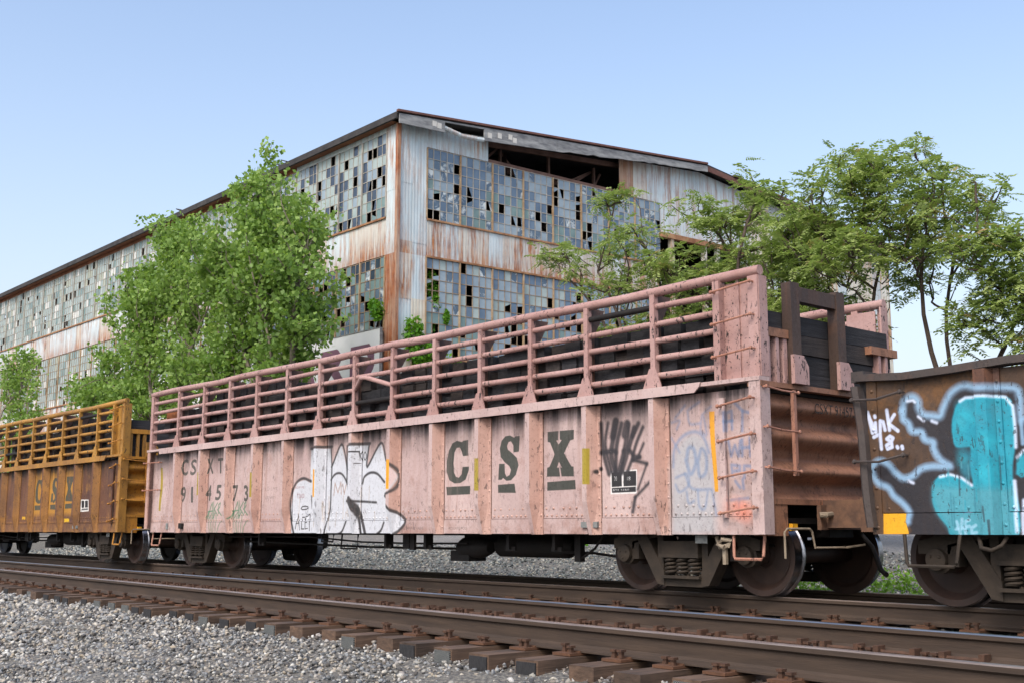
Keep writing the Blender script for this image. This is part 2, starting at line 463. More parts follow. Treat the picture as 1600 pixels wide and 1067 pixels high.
X, Y = pick(9000, -24, -1.5, 6.2, 9.3, lambda X, Y: in_view(X, Y))
scatter_stones('crib_ballast', X, Y, rng.uniform(.025, .045, len(X)), M['ballast'])
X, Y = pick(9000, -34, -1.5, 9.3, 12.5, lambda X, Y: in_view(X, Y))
scatter_stones('shaded_ballast', X, Y, rng.uniform(.025, .045, len(X)), M['ballast_shade'])  # bed under the cars, its shadow painted in as darker stones
X, Y = pick(46000, -48, -3, 12.3, 21.5, lambda X, Y: in_view(X, Y) * np.clip((21.5 - Y) / 2, 0, 1) * np.clip(17 / np.hypot(X, Y), .25, 1))
scatter_stones('far_bank_ballast', X, Y, rng.uniform(.028, .055, len(X)) * np.clip(np.hypot(X, Y) / 22, 1, 1.8), M['ballast_blue'])

# ------------------------------------------------------------------ railway tracks
RAIL = [(-.075, -.186), (.075, -.186), (.075, -.174), (.02, -.158), (.0095, -.14), (.0095, -.052), (.036, -.036), (.036, -.008), (.028, 0), (-.028, 0),
        (-.036, -.008), (-.036, -.036), (-.0095, -.052), (-.0095, -.14), (-.02, -.158), (-.075, -.174)]
def rail(name, parent, y0, slope, x0, x1, head):
    b = MB(); n = len(RAIL); vs = []; fs = []
    for x in (x0, x1):
        yy = y0 + slope * (x + 7)
        vs += [(x, yy + p[0], p[1]) for p in RAIL]
    b.add(vs, [(i, (i + 1) % n, (i + 1) % n + n, i + n) for i in range(n)] + [tuple(range(n - 1, -1, -1)), tuple(range(n, 2 * n))])
    b.mi = [1 if i in (7, 8, 9) else 0 for i in range(n)] + [0, 0]
    o = b.build(name, [M['rail_web'], head], parent)
    return o
def track(y_near, gauge, slope, x0, x1, tie_x, heads, label, far):
    root = empty('railway_track', (-7, y_near + gauge / 2, -.4), kind='structure')
    rail('rail', root, y_near, slope, x0, x1, heads[0]); rail('rail', root, y_near + gauge, slope, x0, x1, heads[1])
    yc = y_near + gauge / 2
    tm = MB().box(-.115, .115, -1.28, 1.28, -.386, -.206).build('tie', M['tie'], None)
    em = MB().box(-.098, .098, -1.292, -1.28, -.372, -.222).build('end_plate', M['tie_end'], None)
    pm = MB().box(-.09, .09, -.19, .19, -.206, -.187)
    for s in (-1, 1): pm.box(-.09, .09, s * .085 - .008, s * .085 + .008, -.187, -.176)
    pm = pm.build('tie_plate', M['plate'], None)
    sm = MB().box(-.014, .014, -.014, .014, -.2, -.155).box(-.022, .022, -.024, .024, -.157, -.140).build('spike', M['spike'], None)
    am = MB().tube([(-.14, 0, -.18), (.14, 0, -.18)], .02, 6)
    for s in (-1, 1): am.box(s * .14 - .02, s * .14 + .02, -.045, .05, -.20, -.135)
    am = am.build('rail_anchor', M['spike'], None)
    for i, x in enumerate(tie_x):
        jx, jy, jz = random.uniform(-.03, .03), random.uniform(-.07, .07), random.uniform(-.008, 0)
        x += jx; sh = slope * (x + 7)
        t = link('tie', tm.data, root, (x + 7, sh + jy, .4 + jz)); t.rotation_euler[2] = random.uniform(-.02, .02) + math.atan(slope) * 0
        if random.random() < .8:
                ep = link('end_plate', em.data, t)
                if random.random() < .4: ep.material_slots[0].link = 'OBJECT'; ep.material_slots[0].material = M['nail_plate']
        for yy in ((y_near - yc), (y_near + gauge - yc)):
            link('tie_plate', pm.data, t, (0, yy - jy, -jz))
            if i % 1 == 0:
                for sx, sy in ((-.05, -.1), (.05, .1), (.045, -.135), (-.05, .14)):
                    if random.random() < .85: s = link('spike', sm.data, t, (sx, yy - jy + sy, random.uniform(0, .02)))
            link('rail_anchor', am.data, root, (x + 7 + .245, sh + (yy + (.095 if yy < 0 else -.10)), .412))
    for o in (tm, em, pm, sm, am): bpy.data.objects.remove(o)
    return root
track(6.04, 1.58, -.043, -120, 30, [-4.2 - .49 * i for i in range(46)], (M['rail_dull'], M['rail_head']), '', False)
track(10.0, 1.44, -.013, -120, 40, [-3.2 - .49 * i for i in range(44)], (M['rail_dull'], M['rail_dull']), '', True)

# ------------------------------------------------------------------ lettering and graffiti of the pink gondola (metres on its side: x, z)
YP, YR = 9.42, 9.30                     # panel plane and rib plane
DK = (62, 64, 58)
C_POLY = [(-11.735,1.839),(-11.840,1.833),(-11.866,1.818),(-11.974,1.841),(-12.070,1.811),(-12.146,1.720),(-12.195,1.579),(-12.193,1.435),(-12.140,1.327),(-12.043,1.284),(-11.929,1.285),(-11.816,1.328),(-11.742,1.442),(-11.731,1.493),(-11.874,1.494),(-11.900,1.401),(-11.960,1.356),(-12.014,1.370),(-12.053,1.430),(-12.058,1.549),(-12.029,1.690),(-11.980,1.747),(-11.915,1.748),(-11.876,1.694),(-11.857,1.634),(-11.744,1.633)]
S_POLY = [(-10.730,1.830),(-10.815,1.830),(-10.839,1.814),(-10.918,1.848),(-11.005,1.842),(-11.075,1.789),(-11.106,1.689),(-11.085,1.586),(-11.004,1.515),(-10.911,1.462),(-10.877,1.416),(-10.897,1.354),(-10.952,1.334),(-10.987,1.379),(-11.004,1.497),(-11.109,1.501),(-11.119,1.301),(-11.049,1.299),(-11.021,1.320),(-10.952,1.282),(-10.867,1.286),(-10.782,1.350),(-10.741,1.470),(-10.781,1.561),(-10.867,1.620),(-10.953,1.670),(-10.973,1.716),(-10.946,1.766),(-10.901,1.773),(-10.856,1.721),(-10.849,1.631),(-10.747,1.637)]
X_POLY = [(-10.204,1.845),(-9.739,1.841),(-9.737,1.729),(-9.798,1.716),(-9.901,1.573),(-9.786,1.415),(-9.750,1.412),(-9.752,1.297),(-10.223,1.309),(-10.216,1.416),(-10.175,1.425),(-10.073,1.571),(-10.157,1.715),(-10.204,1.724)]
X_NOTCH = [[(-10.001,1.846),(-9.979,1.844),(-9.974,1.737),(-9.943,1.731),(-9.996,1.682),(-10.040,1.730),(-10.005,1.734)], [(-9.998,1.475),(-9.949,1.407),(-9.980,1.409),(-9.963,1.298),(-9.988,1.298),(-10.002,1.409),(-10.039,1.411)]]
BARS = [[(-12.198,1.241),(-11.714,1.244),(-11.713,1.135),(-12.180,1.131)], [(-11.126,1.238),(-10.799,1.244),(-10.775,1.129),(-11.118,1.137)], [(-10.218,1.244),(-9.734,1.256),(-9.729,1.146),(-10.218,1.141)]]

pk = Paint(-21.7, -6.9, .6, 2.25, .005)
def letters(p, dxs, col):
    for poly, bar, dx in zip((C_POLY, S_POLY, X_POLY), BARS, dxs):
        for q in (poly, bar): p.poly([(x + dx, z) for x, z in q], col)
    for q in X_NOTCH: p.poly([(x + dxs[2], z) for x, z in q], erase=True)
letters(pk, (0, 0, 0), DK)
for ch, q in (('C', [(-20.185,1.672),(-19.937,1.953)]), ('S', [(-19.819,1.669),(-19.605,1.938)]), ('X', [(-19.145,1.671),(-18.959,1.925)]), ('T', [(-18.778,1.664),(-18.597,1.917)]),
              ('9', [(-20.171,1.184),(-19.967,1.455)]), ('1', [(-19.711,1.175),(-19.650,1.439)]), ('4', [(-19.149,1.197),(-18.978,1.453)]), ('5', [(-18.804,1.197),(-18.623,1.449)]),
              ('7', [(-18.156,1.166),(-17.977,1.424)]), ('3', [(-17.740,1.158),(-17.609,1.414)]),
              ('LD LMT', [(-17.053,1.316),(-16.668,1.364)]), ('LT WT', [(-17.037,1.175),(-16.728,1.221)]),
              ('RETAINING VALVE', [(-13.156,.685),(-12.679,.718)]), ('RELEASE ROD', [(-12.117,.684),(-11.736,.716)]), ('LOAD LIMIT', [(-13.043,.895),(-12.724,.916)])):
    pk.text(ch, q[0][0], q[1][0], q[0][1], q[1][1], DK, .92 if len(ch) == 1 else .6, 0, 2 if len(ch) == 1 else 0)
# white throw-up with black outline across four panels
WH, BK = (192, 198, 206), (46, 46, 48)
pk.poly([(-16.149,.610),(-16.196,.932),(-16.144,1.270),(-16.015,1.422),(-15.799,1.452),(-15.630,1.396),(-15.637,1.932),(-15.062,1.901),(-15.040,1.650),(-14.762,1.940),(-14.619,1.605),(-14.564,1.910),(-14.039,1.908),(-14.066,1.609),(-13.741,1.909),(-13.598,1.653),(-13.521,1.612),(-13.361,1.580),(-13.270,1.425),(-13.343,1.232),(-13.508,1.186),(-13.605,1.153),(-13.335,.940),(-13.095,.790),(-13.326,.610)], WH, .9, .02)
pk.poly([(-13.507,1.611),(-13.353,1.574),(-13.279,1.426),(-13.352,1.240),(-13.509,1.201),(-13.587,1.309)], (214, 170, 158), .5, .02)
for P, w in (([(-15.647,1.927),(-15.347,1.933),(-15.032,1.927)], 15), ([(-14.574,1.913),(-14.275,1.924),(-14.012,1.919)], 16), ([(-15.063,1.923),(-15.028,1.622),(-15.033,1.297),(-15.057,.948),(-15.204,.612)], 11),
             ([(-15.033,1.622),(-14.762,1.951),(-14.610,1.605),(-14.610,1.387)], 13), ([(-15.039,1.427),(-14.932,1.505),(-14.783,1.515),(-14.651,1.425),(-14.511,1.217),(-14.377,1.117)], 11),
             ([(-14.613,1.915),(-14.605,1.498)], 13), ([(-14.031,1.920),(-14.074,1.583),(-13.741,1.915),(-13.593,1.653)], 13), ([(-14.183,1.347),(-14.139,1.442),(-13.979,1.496),(-13.794,1.469),(-13.620,1.351)], 12),
             ([(-14.603,1.101),(-14.243,1.089),(-13.817,1.066)], 11), ([(-14.427,1.155),(-14.285,.939),(-14.188,.615)], 20), ([(-14.364,1.135),(-14.162,.808),(-14.076,.616)], 22),
             ([(-13.605,1.158),(-13.335,.948),(-13.091,.790),(-13.343,.610)], 15), ([(-13.521,1.627),(-13.353,1.594),(-13.261,1.412),(-13.342,1.207),(-13.597,1.183)], 13),
             ([(-16.071,.602),(-16.181,.876),(-16.195,1.186),(-16.085,1.399),(-15.854,1.476),(-15.620,1.424)], 16), ([(-15.608,1.196),(-15.577,1.008)], 8),
             ([(-14.590,.798),(-14.696,.653),(-14.841,.606)], 12), ([(-13.611,.780),(-13.679,.675),(-13.802,.609)], 12)):
    pk.brush(P, w * .0028, BK, .92, .02)
for P, w in (([(-16.033,.694),(-15.969,.908),(-15.901,.680)], 6), ([(-16.016,.777),(-15.918,.785)], 5), ([(-15.783,.873),(-15.847,.873),(-15.848,.693),(-15.773,.693)], 6), ([(-15.751,.884),(-15.741,.693)], 6), ([(-15.751,.884),(-15.687,.889)], 5), ([(-15.746,.790),(-15.693,.795)], 5), ([(-15.741,.693),(-15.666,.702)], 5), ([(-15.677,.900),(-15.625,.921),(-15.612,.666)], 6),
             ([(-15.909,1.007),(-15.878,1.035),(-15.792,1.045),(-15.706,1.032),(-15.694,1.010),(-15.768,.992),(-15.865,.990),(-15.909,1.007)], 6), ([(-14.415,1.814),(-14.271,1.812)], 8), ([(-14.262,1.817),(-14.247,1.680)], 5), ([(-14.195,1.814),(-14.245,1.748),(-14.186,1.677)], 5), ([(-14.139,1.806),(-14.170,1.771),(-14.168,1.713),(-14.134,1.680),(-14.103,1.715),(-14.104,1.767),(-14.139,1.806)], 5), ([(-14.303,1.640),(-14.217,1.642)], 4)):
    pk.stroke(P, w * .0028, BK, .95, .008)
pk.stroke([(-14.948,1.193),(-14.926,1.375),(-14.839,1.225),(-14.767,1.384),(-14.749,1.204)], .02, (150, 122, 108), .7)
pk.stroke([(-14.717,1.355),(-14.671,1.203),(-14.628,1.339)], .02, (150, 122, 108), .7)
for _ in range(26):
    x_, z_ = random.choice([(-15.2, 1.0), (-14.9, .95), (-14.4, 1.05), (-14.0, 1.2), (-13.6, 1.0), (-15.9, .9)]); x_ += random.uniform(-.3, .3)
    pk.stroke([(x_, z_ + random.uniform(-.1, .3)), (x_ + random.uniform(-.01, .01), z_ - random.uniform(.1, .3))], .012, random.choice([WH, (150, 128, 110), (170, 150, 130)]), .55, .012)
pk.text('ADMIRE', *[-16.103,-15.821,1.320,1.357], (120, 70, 72), .55); pk.text('T3600', *[-16.039,-15.825,1.169,1.240], (120, 70, 72), .7)
# black brush tag and consolidated stencil plate
pk.poly([(-9.176,1.340),(-8.769,1.340),(-8.772,1.075),(-9.170,1.077)], (214, 212, 210), .95)
pk.poly([(-9.154,1.319),(-9.003,1.321),(-9.000,1.161),(-9.152,1.157)], (34, 34, 36)); pk.poly([(-8.975,1.324),(-8.783,1.325),(-8.781,1.162),(-8.973,1.160)], (34, 34, 36)); pk.poly([(-9.152,1.145),(-8.787,1.151),(-8.785,1.095),(-9.150,1.092)], (34, 34, 36))
pk.text('20', *[-9.116,-9.076,1.224,1.275], (190, 190, 190)); pk.text('18', *[-8.922,-8.871,1.222,1.268], (190, 190, 190)); pk.text('BLT 8 - 7-8 BLD', *[-9.136,-8.891,1.108,1.130], (200, 200, 200))
for P, w in (([(-9.298,1.883),(-9.270,1.552),(-9.194,1.304)], 20), ([(-9.195,1.880),(-9.239,1.632),(-9.157,1.333)], 17), ([(-9.069,1.898),(-9.124,1.687),(-9.153,1.505),(-9.092,1.320)], 26), ([(-8.986,1.862),(-9.069,1.623),(-9.092,1.330)], 22), ([(-9.075,1.888),(-9.121,1.728)], 36), ([(-8.902,1.846),(-8.938,1.737)], 40),
             ([(-8.897,1.839),(-8.935,1.616),(-9.030,1.348)], 28), ([(-8.799,1.799),(-8.880,1.613),(-9.003,1.321)], 26), ([(-8.663,1.800),(-8.776,1.627),(-8.848,1.451),(-8.914,1.324)], 18), ([(-9.298,1.549),(-9.124,1.561),(-9.082,1.542)], 22), ([(-8.970,1.553),(-8.887,1.557),(-8.812,1.489),(-8.725,1.475)], 20), ([(-8.730,1.844),(-8.828,1.710)], 22),
             ([(-8.725,1.475),(-8.829,1.446)], 16), ([(-8.829,1.446),(-8.614,1.397)], 16), ([(-8.620,1.391),(-8.755,1.120)], 12), ([(-8.831,.876),(-8.795,1.033)], 18), ([(-8.795,1.033),(-8.567,1.199)], 14), ([(-8.662,1.621),(-8.738,1.505)], 14)):
    pk.brush(P, w * .0028, (40, 39, 44), .93, .03)
for c in ([(-9.307,1.365)], [(-9.366,1.335)]): pk.stroke(c + [(c[0][0] + .001, c[0][1])], .05, (44, 36, 36), 1, .02)
# faded blue throw-up, letters behind the ladder
BL, BL2 = (156, 174, 182), (104, 128, 160)
pk.poly(pk.smooth([(-8.259,.623),(-8.267,1.041),(-8.236,1.423),(-8.103,1.628),(-7.915,1.693),(-7.760,1.608),(-7.695,1.399),(-7.661,1.027),(-7.652,.625)]), BL, .5, .12)
for P, w in (([(-8.225,1.346),(-8.202,1.537),(-8.077,1.665),(-7.902,1.701),(-7.783,1.628),(-7.728,1.475)], 12), ([(-8.035,1.414),(-8.007,1.527),(-7.933,1.523),(-7.913,1.371),(-7.990,1.261),(-8.047,1.415)], 16), ([(-7.875,1.407),(-7.823,1.517),(-7.765,1.439),(-7.783,1.272),(-7.869,1.238),(-7.883,1.407)], 14),
             ([(-8.191,1.230),(-8.040,1.262),(-8.019,1.148),(-8.145,1.076),(-8.198,1.153)], 9), ([(-8.065,1.263),(-7.971,1.109),(-7.706,1.093)], 10), ([(-8.046,1.074),(-8.025,.960),(-7.951,.978)], 9), ([(-7.898,1.089),(-7.880,.921),(-7.808,.901),(-7.767,1.067)], 9), ([(-7.707,1.065),(-7.657,.826)], 9),
             ([(-8.242,1.655),(-8.132,1.495)], 8), ([(-8.184,1.865),(-8.042,1.989)], 10), ([(-8.237,1.820),(-8.122,1.831),(-8.163,1.747)], 9), ([(-8.006,1.929),(-7.973,1.792),(-7.838,1.783)], 9), ([(-7.981,1.946),(-7.843,2.011)], 9), ([(-7.829,1.706),(-7.799,1.875),(-7.746,1.663),(-7.829,1.706)], 9), ([(-7.774,1.892),(-7.687,1.951)], 8)):
    pk.brush(P, w * .0028, BL2, .6, .03)
for P in ([(-7.485,1.684),(-7.489,1.870),(-7.419,1.883),(-7.414,1.698)], [(-7.488,1.777),(-7.411,1.781)], [(-7.381,1.964),(-7.282,1.873),(-7.290,1.672)], [(-7.282,1.873),(-7.192,1.847)], [(-7.465,1.581),(-7.437,1.424),(-7.386,1.531),(-7.345,1.419),(-7.316,1.573)], [(-7.293,1.581),(-7.300,1.417)], [(-7.202,1.593),(-7.199,1.412)], [(-7.296,1.499),(-7.195,1.502)],
          [(-7.433,1.222),(-7.440,1.332),(-7.338,1.319),(-7.340,1.273),(-7.431,1.268)], [(-7.286,1.199),(-7.281,1.316),(-7.192,1.313),(-7.184,1.232)], [(-7.309,1.182),(-7.302,1.092)], [(-7.401,1.167),(-7.346,1.102)], [(-7.465,.978),(-7.250,.992)], [(-7.362,.985),(-7.372,.859)]):
    pk.stroke(P, .034, (100, 124, 160), .65, .02)
# green twin tags
GR = (66, 116, 86)
for dx in (0, .927):
    for P, w in (([(-19.091,.868),(-18.909,1.149),(-18.832,.897)], 8), ([(-19.068,.994),(-18.862,1.007)], 7), ([(-18.856,1.163),(-18.810,.960)], 7), ([(-18.704,1.145),(-18.817,1.038),(-18.685,.927)], 7), ([(-18.654,.958),(-18.668,1.113),(-18.603,1.143),(-18.617,1.066),(-18.694,1.027),(-18.551,.926)], 7),
                 ([(-19.021,.868),(-18.964,.617)], 5), ([(-18.941,.898),(-18.888,.617)], 7), ([(-18.832,.897),(-18.834,.617)], 5), ([(-18.739,.928),(-18.752,.618)], 6), ([(-18.543,.833),(-18.635,.741),(-18.691,.618)], 6), ([(-19.147,.868),(-19.019,.993),(-19.021,.868),(-18.894,.976),(-18.884,.867),(-18.757,.975)], 6)):
        pk.stroke([(x + dx, z) for x, z in P], w * .0032, GR, .9, .015)
# reflective tapes
OL, OR = (150, 132, 24), (214, 150, 22)
for P, c in (([(-19.369,1.698),(-19.269,1.694),(-19.244,1.289),(-19.343,1.291)], OL), ([(-17.401,1.625),(-17.303,1.621),(-17.291,1.213),(-17.383,1.215)], OL), ([(-15.422,1.593),(-15.333,1.592),(-15.327,1.174),(-15.421,1.176)], OR), ([(-13.447,1.657),(-13.350,1.655),(-13.355,1.245),(-13.448,1.247)], OR),
             ([(-11.470,1.581),(-11.383,1.579),(-11.380,1.170),(-11.474,1.172)], OL), ([(-9.495,1.603),(-9.407,1.601),(-9.410,1.192),(-9.498,1.194)], OL), ([(-7.709,1.898),(-7.639,1.897),(-7.627,1.067),(-7.674,1.068)], OR), ([(-21.140,1.853),(-21.060,1.850),(-21.015,1.456),(-21.030,1.033),(-21.110,1.034),(-21.111,1.459)], OL)):
    pk.poly(P, c, .97)
for x, z in [(-7.321,.894),(-7.411,.914),(-7.277,.858)]: pk.stroke([(x, z), (x + .01, z - .03)], .16, (208, 122, 96), .5, .12)
pink_img = pk.image('pink_side_paint')

# yellow gondola: lettering on yellow patches
yw = Paint(-37.6, -22.4, .6, 2.25, .008)
YD = (-15.80, -15.80, -15.80)
for (a, b) in ((-28.10, -27.32), (-27.12, -26.36), (-26.12, -25.42)): yw.poly([(a, 1.02), (b, 1.0), (b, 2.0), (a, 2.02)], (172, 122, 40), .9, .12)
letters(yw, YD, (72, 70, 56))
yw.poly([(-25.124,1.325),(-24.713,1.317),(-24.654,1.072),(-25.082,1.062)], (214, 212, 208)); yw.poly([(-25.068,1.300),(-24.934,1.298),(-24.911,1.152),(-25.043,1.146)], (30, 30, 32)); yw.poly([(-24.893,1.297),(-24.740,1.294),(-24.707,1.149),(-24.870,1.151)], (30, 30, 32)); yw.poly([(-25.041,1.130),(-24.704,1.134),(-24.698,1.095),(-25.035,1.092)], (90, 90, 90))
yw.poly([(-28.793,.989),(-28.513,.987),(-28.501,.923),(-28.778,.916)], (206, 158, 24)); yw.poly([(-26.016,.926),(-25.734,.924),(-25.721,.846),(-26.001,.840)], (206, 166, 24))
yellow_img = yw.image('yellow_side_paint')

# ------------------------------------------------------------------ paints of the cars
SOOT = lin(46, 38, 36)
def car_set(pre, a, b, rust, img, dark, st, pa, rib_b, rack_a, rack_b):
    bnd = (pk if pre == 'pink' else yw).b
    return {
        'panel': weathered(pre + '_panel_paint', a, b, rust, dark, st, pa, .42, (img, bnd), (1.62, 2.06, 1.0), sill=(.6, .95)),
        'rib': weathered(pre + '_rib_paint', a, b, rust, dark, st * .5, pa * .5, .5, (img, bnd), sill=(.6, 1.0)),
        'rib_side': weathered(pre + '_rib_flank_paint', rib_b[0], rib_b[1], rust, dark, st, pa, .6, (img, bnd) if pre == 'pink' else None),
        'rack': weathered(pre + '_rack_paint', rack_a, rack_b, rust, dark, st * .4, pa * .6, 1.0),
        'end': weathered(pre + '_end_paint', *( (lin(124, 88, 68), lin(158, 112, 86)) if pre == 'pink' else (lin(150, 100, 34), lin(188, 132, 44))), lin(84, 56, 42), lin(48, 36, 30), .7, .8, .6),
        'belt': weathered(pre + '_belt_paint', *((a, b) if pre == 'pink' else (lin(166, 120, 46), lin(122, 84, 42))), rust, dark, st * .5, pa * .5, .5),
        'web': weathered(pre + '_dark_web_paint', lin(70, 52, 46), lin(98, 74, 64), lin(110, 70, 52), dark, .5, .4, .6),  # dark brown, much darker than the rest of the rack
        'iron': weathered(pre + '_grab_iron_paint', *((lin(168, 124, 106), lin(150, 100, 80)) if pre == 'pink' else (lin(180, 126, 40), lin(150, 96, 34))), lin(110, 66, 48), dark, .3, .4, .7),
    }
PK = car_set('pink', lin(188, 167, 163), lin(172, 149, 146), lin(136, 96, 80), pink_img, lin(40, 32, 32), .62, .4, (lin(186, 154, 143), lin(170, 134, 121)), lin(174, 143, 138), lin(156, 121, 115))
YL = car_set('yellow', lin(106, 68, 44), lin(78, 50, 40), lin(160, 114, 48), yellow_img, lin(38, 28, 24), .9, .55, (lin(142, 98, 46), lin(100, 68, 42)), lin(172, 126, 48), lin(124, 88, 42))
M['number'] = plain('black_stencil', lin(40, 36, 34), lin(56, 50, 46), 10, .8)
M['load_deck'] = plain('dark_deck', lin(34, 30, 30), lin(44, 40, 38), 3, .9)
M['frame_steel'] = weathered('brown_frame_steel', lin(70, 54, 46), lin(56, 43, 38), lin(110, 74, 52), lin(40, 32, 30), .5, .3, .2)
M['coupler'] = plain('rusty_coupler_steel', lin(84, 64, 54), lin(112, 84, 66), 9, .85)
M['brake'] = M['black_iron']
M['grey_box'] = plain('grey_tag_box', lin(104, 108, 108), lin(136, 138, 136), 12, .7)
M['rope'] = plain('dusty_hose', lin(150, 138, 120), lin(120, 108, 94), 14, .9)
M['lamp_yellow'] = plain('yellow_mark', lin(214, 160, 30), lin(196, 138, 24), 14, .6)

XR, XL, YF, YB, YC = -6.97, -21.5, 9.30, 12.05, 10.68
RIBS = [-20.33, -19.30, -18.32, -17.36, -16.36, -15.37, -14.40, -13.42, -12.43, -11.456, -10.48, -9.50, -8.46]
PIPES = [2.335, 2.53, 2.725, 2.91, 3.10]

def panel_mesh(x0, x1, seed):
    r = np.random.default_rng(seed); nx, nz = 14, 16
    X = np.linspace(x0, x1, nx); Z = np.linspace(.815, 2.10, nz)
    a, b, c = r.uniform(.4, 1.0), r.uniform(0, 6), r.uniform(.010, .028)
    V = []; 
    for z in Z:
        for x in X:
            s = math.sin(math.pi * (x - x0) / (x1 - x0))
            t = math.sin(math.pi * (z - .815) / 1.285)
            V.append((x, YP + c * s * t * math.sin(2.2 * z + b) + .008 * s * t * math.sin(5 * z + 3 * x), z))
    F = [(j*nx+i, j*nx+i+1, (j+1)*nx+i+1, (j+1)*nx+i) for j in range(nz-1) for i in range(nx-1)]
    m = MB(); m.add(V, F)
    m.add([(x0, YP + .05, .815), (x1, YP + .05, .815), (x1, YP + .05, 2.10), (x0, YP + .05, 2.10)], [(3, 2, 1, 0)])
    m.box(x0, x1, YP - .012, YP + .05, .632, .810)
    return m

def truck(parent, xc, S):
    """two wheelsets and the near side frame with its springs; S = slewed centre line"""
    ym = YC + S
    for ax in (-.84, .84):
        x = xc + ax
        axle = MB().lathe_y(x, .42, [(.0, ym - 1.02), (.085, ym - 1.02), (.085, ym - .86), (.1, ym - .84), (.095, ym + .84), (.085, ym + .86), (.085, ym + 1.02), (0, ym + 1.02)], 14).build('axle', M['wheel'], parent, 40)
        for sg in (-1, 1):
            y = ym + sg * .75; o = sg
            w = MB(); prof = [(.0, y + o*.04), (.11, y + o*.06), (.13, y + o*.02), (.30, y - o*.01), (.345, y + o*.045), (.36, y + o*.066), (.415, y + o*.066), (.42, y + o*.055), (.423, y - o*.03), (.43, y - o*.045), (.447, y - o*.055), (.445, y - o*.075), (.37, y - o*.078), (.33, y - o*.04), (.0, y - o*.04)]
            w.lathe_y(x, .42, prof if sg < 0 else prof[::-1], 40)
            n = 40; k = 0; w.mi = [0] * len(w.f)
            for i in range(len(prof) - 1):
                r0 = prof[i][0] if sg < 0 else prof[::-1][i][0]; r1 = prof[i+1][0] if sg < 0 else prof[::-1][i+1][0]
                if min(r0, r1) >= .415: 
                    for j in range(n): w.mi[i*n+j] = 1
            w.build('wheel', [M['wheel'], M['tread']], axle, 35)
    for sg in (-1, 1):
        y0, y1 = sorted((ym + sg * 1.08, ym + sg * .93))
        f = MB()
        for s in (-1, 1):
            f.prism([(xc + s*1.02, .47), (xc + s*1.02, .58), (xc + s*.45, .72), (xc + s*.30, .72), (xc + s*.30, .62), (xc + s*.70, .535), (xc + s*.72, .47)], 'y', y0, y1)
            f.prism([(xc + s*.74, .36), (xc + s*.74, .55), (xc + s*.64, .57), (xc + s*.64, .36)], 'y', y0, y1)
            f.prism([(xc + s*.66, .60), (xc + s*.50, .62), (xc + s*.26, .24), (xc + s*.26, .085), (xc + s*.36, .10)], 'y', y0 - .012, y1)
            f.prism([(xc + s*.35, .20), (xc + s*.35, .70), (xc + s*.27, .70), (xc + s*.27, .20)], 'y', y0 - .006, y1)
        f.box(xc - .30, xc + .30, y0, y1, .08, .165)
        f.box(xc - .30, xc + .30, y0, y1, .625, .715)
        fr = f.build('side_frame', M['truck'], parent)
        MB().box(xc - .25, xc + .25, y0 - .05, y1 + .05, .40, .56).box(xc - .27, xc + .27, y0 - .07, y1 - .02, .385, .42).build('bolster_end', M['truck'], fr)
        MB().box(xc - .265, xc + .265, y0 - .06, y1 - .02, .165, .195).build('spring_plank', M['truck'], fr)
        for sx in (-.165, 0, .165):
            pts = [(xc + sx + .062 * math.cos(t), (y0 + y1)/2 - .07 + .062 * math.sin(t), .20 + .19 * t / (2*math.pi*4.5)) for t in np.linspace(0, 2*math.pi*4.5, 46)]
            MB().tube(pts, .0155, 5).build('spring', M['truck'], fr, 60)
        for ax in (-.84, .84):
            x = xc + ax; ys = [(.0, -.06), (.075, -.06), (.095, -.05), (.10, 0.0), (.125, .01), (.125, .12), (0, .12)] ; yb = ym + sg * 1.07
            cap = MB().lathe_y(x, .42, [(r, yb + (t if sg < 0 else -t)) for r, t in (ys if sg < 0 else ys)], 18)
            for q in range(3): cap.dome((x + .05 * math.cos(q*2.09+.5), yb + sg*.06, .42 + .05 * math.sin(q*2.09+.5)), .017, (0, sg, 0))
            cap.build('bearing_cap', M['truck'], fr, 40)
    MB().box(xc - .2, xc + .2, ym - .92, ym + .92, .44, .66).build('truck_bolster', M['black_iron'], parent)
    for s in (-1, 1):
        MB().box(xc + s*.42 - .06, xc + s*.42 + .06, ym - .8, ym + .8, .30, .42).build('brake_beam', M['black_iron'], parent)

def grab(name, parent, p, q, out, m, r=.011, sag=.0):
    p, q, out = map(lambda a: np.array(a, float), (p, q, out))
    mid = (p + q) / 2 + out + np.array((0, 0, -sag))
    b = MB().tube([p, p + out, mid, q + out, q], r, 6)
    for e in (p, q): b.dome(e + out, r * 2.1, out / np.linalg.norm(out), 6, .9)
    return b.build(name, m, parent, 50)

